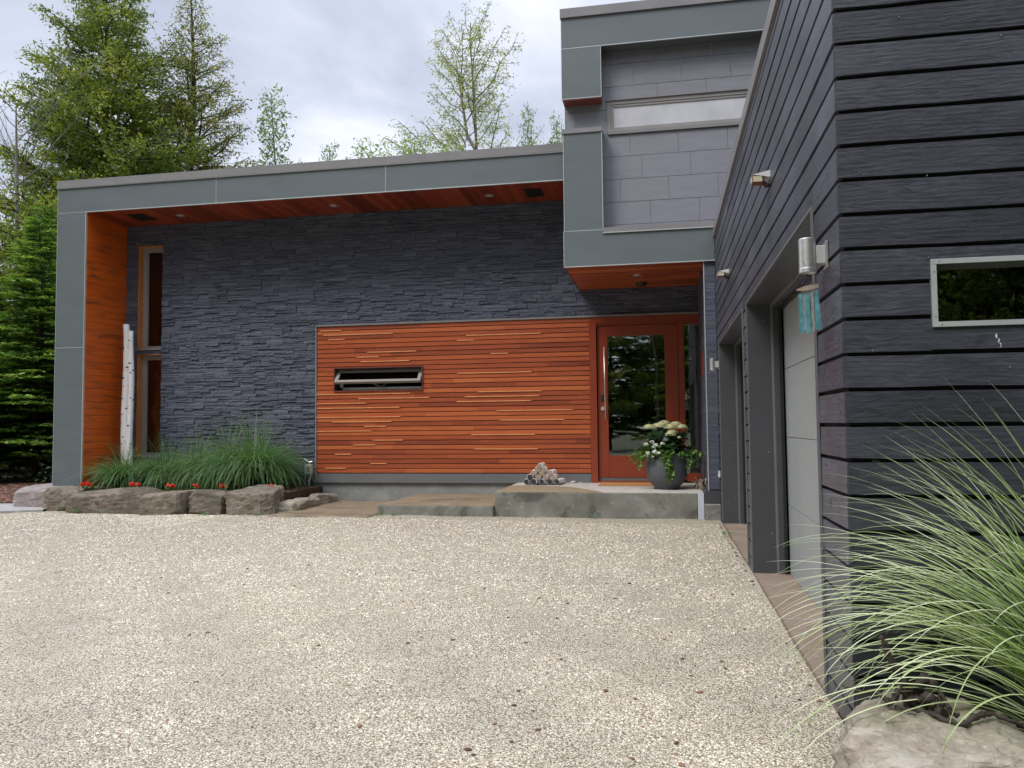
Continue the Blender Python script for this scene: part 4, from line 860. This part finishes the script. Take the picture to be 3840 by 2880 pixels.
# ================================================================== POT + PLANTS
px,py=.035,12.15
r_=empty('plant_pot',(px,py,.346)); tag(r_,'tall dark grey ribbed plant pot on the landing by the door','pot')
b_=MB(); b_.lathe([(.0,.0),(.185,.0),(.185,.035),(.20,.05),(.262,.11),(.293,.19),(.302,.29),(.300,.38),(.288,.50),(.283,.535),(.268,.535),(.262,.47),(0,.46)],(0,0,0),48); b_.build('body',M['pot'],r_,smooth=True)
b_=MB(); b_.lathe([(0,.472),(.262,.472)],(0,0,0),24); b_.build('soil',M['soil'],r_)
def leaves(n,cen,scatter,size,mat,name,parent=None,aspect=.7,up=.3,tone=None,seed=0):
    """n leaves: folded ovals (4 quads), cen: (n,3) positions"""
    rg=np.random.default_rng(seed); C=np.asarray(cen); n=len(C)
    a=rg.uniform(0,2*np.pi,n); el=rg.normal(up,.45,n); L=rg.uniform(size*.7,size*1.25,n)
    d=np.stack([np.cos(a)*np.cos(el),np.sin(a)*np.cos(el),np.sin(el)],1); s=np.cross(d,[0,0,1.]); s/=np.linalg.norm(s,axis=1)[:,None]+1e-9; nn=np.cross(s,d)
    roll=rg.normal(0,.5,n)[:,None]; s2=s*np.cos(roll)+nn*np.sin(roll); n2=np.cross(s2,d)
    L=L[:,None]; w=L*aspect*.5
    pts=[C,C+d*L*.35+s2*w+n2*L*.06,C+d*L*.75+s2*w*.75+n2*L*.02,C+d*L-n2*L*.12,C+d*L*.75-s2*w*.75+n2*L*.02,C+d*L*.35-s2*w+n2*L*.06,C+d*L*.5-n2*L*.05]
    V=np.stack(pts,1).reshape(-1,3); F=np.array([(0,1,6),(1,2,6),(2,3,6),(3,4,6),(4,5,6),(5,0,6)]); FF=(F[None]+7*np.arange(n)[:,None,None]).reshape(-1,3)
    tn=np.repeat(rg.uniform(0,1,n) if tone is None else tone,6); return np_mesh(name,V,FF,tn,mat,parent)
r_=empty('hydrangea',(px,py,.82)); tag(r_,'hydrangea with cream flower heads and dark leaves at the top of the pot','flower')
rg=np.random.default_rng(3); n=420; th=rg.uniform(0,6.28,n); rr=np.sqrt(rg.uniform(0,1,n))*.25; C=np.stack([.03+rr*np.cos(th),rr*np.sin(th),rg.uniform(.04,.33,n)],1); leaves(n,C,0,.115,M['hleaf'],'leaves',r_,.75,.1,seed=4)
b_=MB()
for k in range(14): a_=k*2.4; b_.tube([(0,0,0),(.1*math.cos(a_),.1*math.sin(a_),.2),(.2*math.cos(a_),.15*math.sin(a_),.38)],.006,5)
b_.build('stem',M['ivy'],r_)
def floret_head(c,r,flat,n,size,mat,name,parent,seed):
    rg=np.random.default_rng(seed); v=rg.normal(0,1,(n,3)); v/=np.linalg.norm(v,axis=1)[:,None]; v[:,2]=np.abs(v[:,2])*1.0-.25; P=np.array(c)+v*np.array([r,r,r*flat])
    a=rg.normal(0,1,(n,3)); a-=v*(a*v).sum(1)[:,None]; a/=np.linalg.norm(a,axis=1)[:,None]; b=np.cross(v,a); s=rg.uniform(.7,1.2,(n,1))*size
    tilt=v*s*.3
    V=np.stack([P-a*s,P-b*s+tilt,P+a*s,P+b*s+tilt],1).reshape(-1,3); F=np.arange(4*n).reshape(n,4); return np_mesh(name,V,F,rg.uniform(0,1,n),mat,parent)
heads=[(-.245,-.05,.445,.085),(-.10,-.12,.46,.10),(-.02,.02,.50,.09),(.07,-.12,.44,.10),(.15,.0,.48,.09),(.23,-.03,.44,.085),(.07,-.20,.33,.08),(-.05,.12,.48,.08),(.09,-.16,.37,.07)]
for k,(x,y,z,r) in enumerate(heads): floret_head((x,y,z),r,.6,260,.012,M['hflower'],'flower_head',r_,k+10)
for k,(x,y,z,r) in enumerate([(.27,-.08,.29,.03),(.19,-.2,.29,.028)]): floret_head((x,y,z),r,.7,40,.012,M['hflower'],'flower_bud',r_,k+30)
r_=empty('begonia',(px-.12,py-.22,.85)); tag(r_,'white flowers in a clump spilling over the front of the pot rim','flower')
rg=np.random.default_rng(8)
for k in range(17):
    x=rg.uniform(-.19,.14); z=rg.uniform(-.02,.22)-abs(x)*.25; y=rg.uniform(-.10,.03)
    floret_head((x,y,z),.028,.9,16,.020,M['wflower'],'blossom',r_,k+60)
n=110; C=np.stack([rg.uniform(-.2,.2,n),rg.uniform(-.07,.08,n),rg.uniform(-.04,.16,n)],1); leaves(n,C,0,.07,M['ivy'],'leaves',r_,.8,.1,tone=rg.uniform(0,.5,n),seed=9)
r_=empty('ivy_plant',(px,py,.85)); tag(r_,'green ivy trailing in strands down the front and sides of the pot','ivy')
IV=[]; b_=MB()
for k,(a0,L,out,n_) in enumerate([(-1.50,.46,.02,70),(-1.38,.36,.02,46),(-1.62,.30,.02,40),(-1.46,.40,.01,40),(-2.95,.20,.15,34),(-2.75,.28,.13,34),(-2.55,.22,.10,30),(-3.05,.12,.20,30),(-.15,.16,.17,40),(-.35,.34,.10,44),(-.05,.10,.20,30),(-.5,.26,.06,34),(-2.2,.12,.04,24),(-.9,.12,.03,24)]):
    rg=np.random.default_rng(k+90); ca,sa=math.cos(a0),math.sin(a0); path=[]
    for q in range(12):
        u=q/11; rad=.27+out*min(1,u*1.6)+.035*(1 if u>.1 else u*10); z=.04+.03*math.sin(u*3)-L*max(0,u-.12)
        wv_=.025*math.sin(u*7+k)
        path.append((ca*rad-sa*wv_,sa*rad+ca*wv_,z))
    b_.tube(path,.003,4); P=np.array(path); ii=rg.uniform(0,10.99,n_); i0=ii.astype(int); f=(ii-i0)[:,None]; pp=P[i0]*(1-f)+P[i0+1]*f
    IV.append(pp+rg.normal(0,.014,(n_,3))+np.array([ca,sa,0])*.012)
IV=np.concatenate(IV); leaves(len(IV),IV,0,.042,M['ivy'],'leaves',r_,.95,-.3,seed=12); b_.build('stem',M['ivy'],r_)
# red flowers
for k,(x,w_,lb_) in enumerate([(-9.50,.13,'widest red flower clump, left of the birch poles'),(-8.62,.075,'red flower clump right of the birch poles above the longest block'),(-7.99,.085,'red flower clump above the fourth edging block'),(-7.50,.055,'small low red flower clump above the fifth block'),(-7.0,.06,'red flower clump just left of the corner boulder'),(-6.2,.03,'tiny red bloom peeking over the corner boulder')]):
    r_=empty('red_flower',(x,11.93,.285)); tag(r_,lb_,'flower','red flowers along the top of the edging blocks'); rg=np.random.default_rng(k+200)
    nb=max(2,int(w_*90))
    for q in range(nb): floret_head((rg.uniform(-w_,w_),rg.uniform(-.05,.03),.07+rg.uniform(0,.045)+(.02 if k<2 else 0)),.024,.8,12,.020,M['rflower'],'blossom',r_,k*20+q)
    n=int(260*w_)+12; C=np.stack([rg.uniform(-w_*1.1,w_*1.1,n),rg.uniform(-.06,.05,n),rg.uniform(.0,.07,n)],1); leaves(n,C,0,.05,M['ivy'],'leaves',r_,.7,.5,tone=rg.uniform(0,.5,n),seed=k)
# ================================================================== GRASSES
def blades(n,base_r,Lr,tilt,droop,width,seed,az=None,tonef=None,seg=11,fold=.35,powr=1.6,stripe=False,dirbias=None):
    rg=np.random.default_rng(seed)
    a=rg.uniform(0,2*np.pi,n) if az is None else az(rg,n)
    rb=np.sqrt(rg.uniform(0,1,n))*base_r; pa=rg.uniform(0,6.28,n); P=np.stack([rb*np.cos(pa),rb*np.sin(pa),np.zeros(n)],1)
    L=rg.uniform(*Lr,n); t0=np.abs(rg.normal(tilt[0],tilt[1],n)); dr=rg.uniform(*droop,n); wd_=rg.uniform(*width,n); tw=rg.normal(0,.5,n)
    rowsL=[]; cur=P.copy(); V=[]
    for k in range(seg+1):
        u=k/seg; th=t0+dr*u**powr; aa=a+tw*u*.35
        if k>0: d=np.stack([np.sin(th)*np.cos(aa),np.sin(th)*np.sin(aa),np.cos(th)],1); cur=cur+d*(L/seg)[:,None]
        else: d=np.stack([np.sin(th)*np.cos(aa),np.sin(th)*np.sin(aa),np.cos(th)],1)
        s=np.stack([-np.sin(aa+tw*u),np.cos(aa+tw*u),np.zeros(n)],1); nn=np.cross(s,d)
        w=(wd_*.5*np.minimum(1,.5+u*3)*(1-u**2.2)**.8+.0003)[:,None]
        V.append(np.stack([cur-s*w+nn*w*fold,cur,cur+s*w+nn*w*fold],1))
    V=np.stack(V,1)  # n,seg+1,3,3
    base=(np.arange(n)*(seg+1)*3)[:,None,None]; k=np.arange(seg)[None,:,None]*3
    F=np.concatenate([np.stack([base+k,base+k+1,base+k+4,base+k+3],-1),np.stack([base+k+1,base+k+2,base+k+5,base+k+4],-1)],2).reshape(-1,4)
    bt=rg.uniform(0,1,n); tn=np.zeros((n,seg,2)); tn[:]=bt[:,None,None]
    if tonef is not None: tn=tonef(rg,bt,n,seg)
    return V.reshape(-1,3),F,tn.reshape(-1)
def tone_green(rg,bt,n,seg):
    u=np.linspace(0,1,seg)[None,:,None]; t_=bt[:,None,None]*.55+.12+.25*u+np.zeros((1,1,2)); dead=(rg.uniform(0,1,n)<.05)[:,None,None]; return np.where(dead,.95,np.clip(t_,0,.85))
def tone_stripe(rg,bt,n,seg):
    u=np.linspace(0,1,seg)[None,:,None]; t_=bt[:,None,None]*.36+.22+.15*u+np.array([0,.48])[None,None,:]*(.6+.4*bt[:,None,None]); return np.clip(t_,0,1)
GG='green ornamental grasses in the planting bed'
clumps=[(-9.35,12.62,.62,.85,520,'lowest arching grass clump at the left end, in front of the birch poles'),
(-8.62,12.75,.68,.92,560,'arching grass clump below the tall window, second from the left'),
(-7.98,12.72,.72,1.0,560,'grass clump in the middle of the bed, third from the left'),
(-7.40,12.75,.85,1.22,620,'tall grass clump with wispy upright blades, second from the right'),
(-6.86,12.62,.90,1.22,1150,'largest thickest grass clump at the right end of the bed')]
for k,(x,y,h0,h1,n,lb_) in enumerate(clumps):
    V,F,T=blades(int(n*1.7),.20 if k<4 else .24,(h0*.95,h1*1.15),(.20,.20),(1.3,2.9),(.009,.016),300+k,tonef=tone_green,powr=1.35)
    V2,F2,T2=blades(int(n*.10),.08,(h1*.95,h1*1.25),(.12,.12),(.2,.9),(.006,.010),400+k,tonef=tone_green)
    F=np.concatenate([F,F2+len(V)]); V=np.concatenate([V,V2]); T=np.concatenate([T,T2])
    o=np_mesh('ornamental_grass',V,F,T,M['grass']); o.location=(x,y,.25); tag(o,lb_,'grass',GG)
def azb(rg,n): return np.where(rg.uniform(0,1,n)<.62,rg.normal(math.pi-.10,.30,n),np.where(rg.uniform(0,1,n)<.25,rg.uniform(-2.9,-1.2,n),rg.uniform(-1.2,1.9,n)))
V,F,T=blades(260,.08,(1.0,1.55),(.40,.17),(1.1,2.2),(.010,.017),501,az=azb,tonef=tone_stripe,seg=20,powr=1.6)
V2,F2,T2=blades(120,.08,(1.1,1.55),(.14,.12),(.5,1.5),(.007,.012),502,az=azb,tonef=tone_stripe,seg=16,powr=1.5)
V3,F3,T3=blades(16,.08,(.7,1.1),(.75,.2),(1.3,1.9),(.008,.012),503,az=azb,tonef=tone_stripe,seg=16,powr=1.1)
F=np.concatenate([F,F2+len(V),F3+len(V)+len(V2)]); V=np.concatenate([V,V2,V3]); T=np.concatenate([T,T2,T3])
# keep blades on this side of the wall
GB=(1.54,3.16,.04); yl_=3.53-GB[1]; V[:,1]=np.where(V[:,1]>yl_,yl_-(V[:,1]-yl_)*.35,V[:,1])
o=np_mesh('striped_grass',V,F,T,M['vgrass']); o.location=GB; tag(o,'large fountain of striped green and white grass against the black wall','grass')
# tufts of weeds at the rocks' foot
b=[]; 
for k,(x,y) in enumerate([(-9.75,11.62),(-9.2,11.30),(-8.75,11.25),(-6.0,11.12),(-5.62,11.35),(-4.12,11.25),(-3.9,11.28),(-1.0,11.36),(.70,9.8),(-6.9,11.15)]):
    V,F,T=blades(26,.05,(.03,.09),(.5,.3),(.3,1.2),(.004,.008),600+k,tonef=tone_green,seg=4); V=V+np.array([x,y,0]); b.append((V,F,T))
off_=0; VV=[];FF=[];TT=[]
for V,F,T in b: VV.append(V);FF.append(F+off_);TT.append(T);off_+=len(V)
o=np_mesh('weeds',np.concatenate(VV),np.concatenate(FF),np.concatenate(TT),M['grass']); tag(o,'tiny green weeds at the edge of the gravel','weeds',kind='stuff')

# ================================================================== TREES
def gen_tree(seed,h,r0,z0,prof,n_limbs,elev,curve,twigs,twl,leafn,lsize,cr_,lean=(0,0),flat=1.,fork=0,lrad=.02,droop=0,asp=.6,tone_base=(.1,.7),tiptone=0.,skip=0.,jit=.25):
    rg=np.random.default_rng(seed); rd=random.Random(seed); tb=MB()
    def trunk(z): return Vector((lean[0]*z+.10*math.sin(z*.6+seed),lean[1]*z+.08*math.sin(z*.5+seed*2),z))
    n=14; tb.tube([trunk(h*k/n) for k in range(n+1)],[r0*(1-.93*k/n)+.008 for k in range(n+1)],7)
    if fork: 
        zf=h*fork; tb.tube([trunk(zf)]+[trunk(zf+(h*.93-zf)*k/6)+Vector((-.35-.35*k/6,.1,0)) for k in range(1,7)],[r0*.5*(1-.14*k) for k in range(7)],6)
    cen=[];ctone=[];cdir=[]
    for i in range(n_limbs):
        u=(i+rd.random())/n_limbs; z=z0+(h*.985-z0)*u
        if rd.random()<skip: continue
        t=(z-z0)/(h-z0); L=prof(t)*rd.uniform(1-jit*1.2,1+jit); a=i*2.399+rd.uniform(-.5,.5)
        el=elev(t)+rd.uniform(-.12,.12); dh=Vector((math.cos(a),math.sin(a),0)); p0=trunk(z)
        if fork and z>h*fork and rd.random()<.5: p0=p0+Vector((-.5,.1,0))
        def pt(s): return p0+dh*(L*s*math.cos(el))+Vector((0,0,L*(s*math.sin(el)+curve*s*s)))
        sg=5; P=[pt(k/sg)+Vector((rd.uniform(-.04,.04),rd.uniform(-.04,.04),rd.uniform(-.04,.04)))*L*(k>0) for k in range(sg+1)]
        rl=max(.008,lrad*L/2.5); tb.tube(P,[rl*(1-.85*k/sg)+.003 for k in range(sg+1)],4,cap=False)
        nt_=max(2,int(twigs*L))
        for j in range(nt_):
            s=.18+.82*(j+rd.random())/nt_; k=min(int(s*sg),sg-1); f=s*sg-k; q=P[k].lerp(P[k+1],f)
            sidea=a+rd.choice([-1,1])*rd.uniform(.5,1.2); l2=L*twl*(1.15-s)*rd.uniform(.6,1.2)+.12
            d2=Vector((math.cos(sidea),math.sin(sidea),rd.uniform(-.25,.35)*flat-droop))
            e=q+d2*l2; tb.tube([q,e],[rl*.35+.002,.003],3,cap=False)
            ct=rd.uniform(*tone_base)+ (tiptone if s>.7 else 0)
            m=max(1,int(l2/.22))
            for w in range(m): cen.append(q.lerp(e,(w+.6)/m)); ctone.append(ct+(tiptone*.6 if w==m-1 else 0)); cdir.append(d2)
    C=np.array([tuple(c) for c in cen]); ct=np.array(ctone); D=np.array([tuple(d) for d in cdir]); D/=np.linalg.norm(D,axis=1)[:,None]
    m=len(C); C=np.repeat(C,leafn,0); ct=np.repeat(ct,leafn); D=np.repeat(D,leafn,0); N_=len(C)
    P=C+rg.normal(0,cr_,(N_,3))*np.array([1,1,max(.25,flat*.7)])
    v=rg.normal(0,1,(N_,3))*np.array([1,1,flat]); 
    if flat<.7: v=v*.55+D
    v/=np.linalg.norm(v,axis=1)[:,None]; w=rg.normal(0,1,(N_,3))
    if flat<.7: w[:,2]*=.35
    w-=v*(v*w).sum(1)[:,None]; w/=np.linalg.norm(w,axis=1)[:,None]; s=lsize*rg.uniform(.6,1.35,(N_,1))
    V=np.stack([P-v*s,P+w*s*asp*.6-v*s*.1,P+v*s,P-w*s*asp*.6-v*s*.1],1).reshape(-1,3); F=np.arange(4*N_).reshape(N_,4)
    return tb,(V,F,np.clip(ct+rg.normal(0,.10,N_),0,1))
def place_tree(name,parts,loc,lmat,bmat,label,cat='tree',group=None,rz=0,scale=1.):
    tb,(V,F,T)=parts; r_=empty(name,loc,rz); r_.scale=(scale,)*3; tag(r_,label,cat,group)
    tb.build('trunk',bmat,r_); np_mesh('crown',V,F,T,lmat,r_); return r_
def copy_tree(src,loc,rz,scale,label,group=None):
    r_=src.copy(); COL.objects.link(r_); r_.location=loc; r_.rotation_euler=(0,0,rz); r_.scale=(scale[0],scale[0],scale[1]) if isinstance(scale,tuple) else (scale,)*3; r_['label']=label
    if group:r_['group']=group
    for c in src.children:
        d=c.copy(); COL.objects.link(d); d.parent=r_
    return r_
TG='trees behind the house'
A=gen_tree(11,19.2,.30,1.5,lambda t:5.6*(1-t)**.8+.35,200,lambda t:.12+.45*t,.05,4.8,.45,18,.075,.16,lean=(-.025,0),flat=.9,lrad=.05,tone_base=(.05,.85))
tA=place_tree('cedar_tree',A,(-19.9,26,0),M['cedar'],M['bark'],'tall leafy green conifer, the left one of the two tallest trees','tree',TG)
B=gen_tree(12,19.0,.26,2.0,lambda t:4.3*(1-t)**.85+.25,180,lambda t:.25+.45*t,.08,4.8,.45,11,.066,.15,lean=(-.008,0),flat=.9,lrad=.05,tone_base=(.1,.95))
tB=place_tree('larch_tree',B,(-17.9,28,0),M['larch'],M['bark'],'tall thin conifer with bare looking branches, right of the denser conifer','tree',TG)
Cc=gen_tree(13,18.3,.17,8.0,lambda t:.5+3.9*max(0,(1-t))**.62*(1.-.45*math.exp(-((t-.42)/.12)**2)),80,lambda t:.50+.5*t,.10,5.,.36,9,.062,.13,fork=.70,lrad=.03,tone_base=(.1,.9),lean=(0,0),skip=.12)
tC=place_tree('poplar_tree',Cc,(-7.55,32,0),M['poplar'],M['barkp'],'tall thin poplar with pale yellow green leaves above the roof','tree',TG)
Dd=gen_tree(14,15.1,.10,8.5,lambda t:.35+1.05*(1-t)**.6,70,lambda t:.6+.4*t,.05,5.,.38,9,.085,.13,tone_base=(0,.5),skip=.15)
tD=place_tree('young_tree',Dd,(-15.55,30,0),M['maple'],M['barkp'],'slim dark leaved young tree right of the two tall conifers','tree',TG)
Ee=gen_tree(15,12.0,.10,6.0,lambda t:.5+1.5*(1-t)**.6,80,lambda t:.6+.3*t,.05,4.2,.38,8,.08,.15,tone_base=(.2,.9))
tE=place_tree('maple_tree',Ee,(-10.5,28,0),M['maple'],M['barkp'],'bushy light green treetop peeking over the roof left of the poplar','tree',TG,scale=.97)
copy_tree(tE,(-9.1,28.5,0),2.,(.85,1.0),'round light green treetop directly left of the tall poplar trunk',TG)
copy_tree(tE,(-11.7,28.5,0),4.,(.5,.93),'small green treetop just over the roof edge, left of the bushy ones',TG)
copy_tree(tD,(-12.2,28,0),1.,(.6,.79),'small thin treetop with a bare tip, midway along the roof',TG)
copy_tree(tE,(-12.9,28,0),5.5,(.45,.91),'small low green treetop nearest the slim dark tree',TG)
copy_tree(tD,(-14.35,30,0),3.,(.4,.80),'tiny green treetop at the roof edge right of the slim dark tree',TG)
copy_tree(tE,(-7.6,28,0),.7,(1.1,.93),'low yellow green treetop at the foot of the poplar crown',TG)
copy_tree(tD,(-4.62,28,0),2.2,(.45,.845),'thin leafy twigs above the roof right of the poplar',TG)
copy_tree(tD,(-3.55,28,0),4.2,(.4,.815),'lowest thin twig above the roof beside the tall box',TG)
# forest on the left
FG='fir trees at the forest edge left of the house'
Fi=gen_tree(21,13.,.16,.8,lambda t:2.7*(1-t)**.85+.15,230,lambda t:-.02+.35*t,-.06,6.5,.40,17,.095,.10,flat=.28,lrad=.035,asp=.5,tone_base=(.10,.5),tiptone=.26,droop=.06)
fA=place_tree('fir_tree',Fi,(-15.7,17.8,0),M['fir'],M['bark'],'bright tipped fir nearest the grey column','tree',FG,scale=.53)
F2_=gen_tree(22,13.,.15,1.6,lambda t:2.5*(1-t)**.8+.2,190,lambda t:.0+.35*t,-.04,6.,.42,17,.10,.12,flat=.35,lrad=.035,asp=.55,tone_base=(.05,.5),tiptone=.18,droop=.05)
fA.scale=(.74,.74,.53)
fB=place_tree('fir_tree',F2_,(-17.9,20.5,0),M['fir'],M['bark'],'dark fir standing behind the bright tipped fir','tree',FG,scale=.62)
spots=[(fA,-17.6,16.6,1.3,(.74,.50),'fir with bare lower trunk at the left edge of the photo'),(fB,-20.4,20.5,2.1,.62,'shaded fir behind the leftmost trunk'),(fA,-15.2,21.5,3.3,(.8,.62),'smaller fir just left of the grey column, farther back'),
(tA,-23.6,28,4.4,.64,'leafy conifer low at the left edge, beside the densest conifer'),(fB,-25,25,.5,.70,'shaded fir far left in the forest, middle distance'),(fB,-17.4,24,1.9,.68,'short dark fir filling the gap under the dense conifer'),(fA,-26,31,2.9,.75,'distant fir left of the tall conifers'),
(fB,-30,31,5.1,.8,'most distant fir at the far left'),(fA,-13.6,18.6,5.6,.45,'young fir partly hidden behind the grey column'),(fB,-19.5,30,3.8,.8,'dark fir behind the trunks of the tall conifers'),(tA,-19.6,23.5,2.6,.50,'low leafy conifer in front of the densest tall one')]
for s,x,y,rz,k,lb_ in spots: copy_tree(s,(x,y,0),rz,k,lb_,FG)
sn=MB(); rd=random.Random(5)
sn.tube([(0,0,0),(.1,0,4),(.0,0,8),(-.1,0,10.6)],[.10,.08,.05,.02],7)
for k in range(15):
    z=7.2+k*.24; a=math.pi*(k%2)+rd.uniform(-.6,.6); L=rd.uniform(.9,2.2); p=Vector((0,0,z)); d=Vector((math.cos(a),math.sin(a),1.1))
    P=[p+d*(L*q/4)+Vector((rd.uniform(-.1,.1),rd.uniform(-.1,.1),.12*q*q*.3)) for q in range(5)]; sn.tube(P,[.022,.017,.012,.008,.004],5)
    for q in (1,2,3,3): sn.tube([P[q],P[q]+Vector((rd.uniform(-.5,.5),rd.uniform(-.4,.4),rd.uniform(.3,.8)))],[.008,.003],4)
r_=empty('bare_tree',(-20.5,22.2,0)); r_.scale=(1.1,1.1,1.12); tag(r_,'leafless grey tree with bare twigs at the top left edge','tree'); sn.build('trunk',M['barkp'],r_)
# undergrowth thicket
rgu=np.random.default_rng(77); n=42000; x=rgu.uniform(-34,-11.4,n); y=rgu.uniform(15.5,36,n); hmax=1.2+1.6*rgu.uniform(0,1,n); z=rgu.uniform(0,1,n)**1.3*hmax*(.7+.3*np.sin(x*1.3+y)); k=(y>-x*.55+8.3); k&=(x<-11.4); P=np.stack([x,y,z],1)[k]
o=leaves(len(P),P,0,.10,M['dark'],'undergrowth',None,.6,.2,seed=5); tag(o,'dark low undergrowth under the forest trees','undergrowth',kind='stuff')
# trees on the far side of the drive, behind the viewer (seen mirrored in the glass; rows packed dense to block low sky light)
BG='trees across the driveway behind the viewer'
src=[fB,tE,fA,tA,tB]; adj=['shaded','leafy','bright tipped','dense','thin','broad','leaning','old','young','wide','narrow','tall','low','dark','pale','ragged','bushy','slender','mossy','weathered']
rq=random.Random(4)
for k in range(40):
    an=R(-190+200*((k//2+.5)/20))+rq.uniform(-.05,.05); d=rq.uniform(13,16) if k%2 else rq.uniform(18,23); x=math.cos(an)*d*1.15-2; y=math.sin(an)*d+2
    if x<-9 and y>2: x-=8
    s_=[fB,tE,tA,fA,tE][k%5]; q={'fir_tree':1.05,'maple_tree':1.15,'cedar_tree':.8}[s_.name.split('.')[0]]
    copy_tree(s_,(x,y,0),k*1.3,q*rq.uniform(.85,1.15),'%s tree across the driveway behind the viewer, %s row'%(adj[k//2],'nearer' if k%2 else 'farther'),BG)
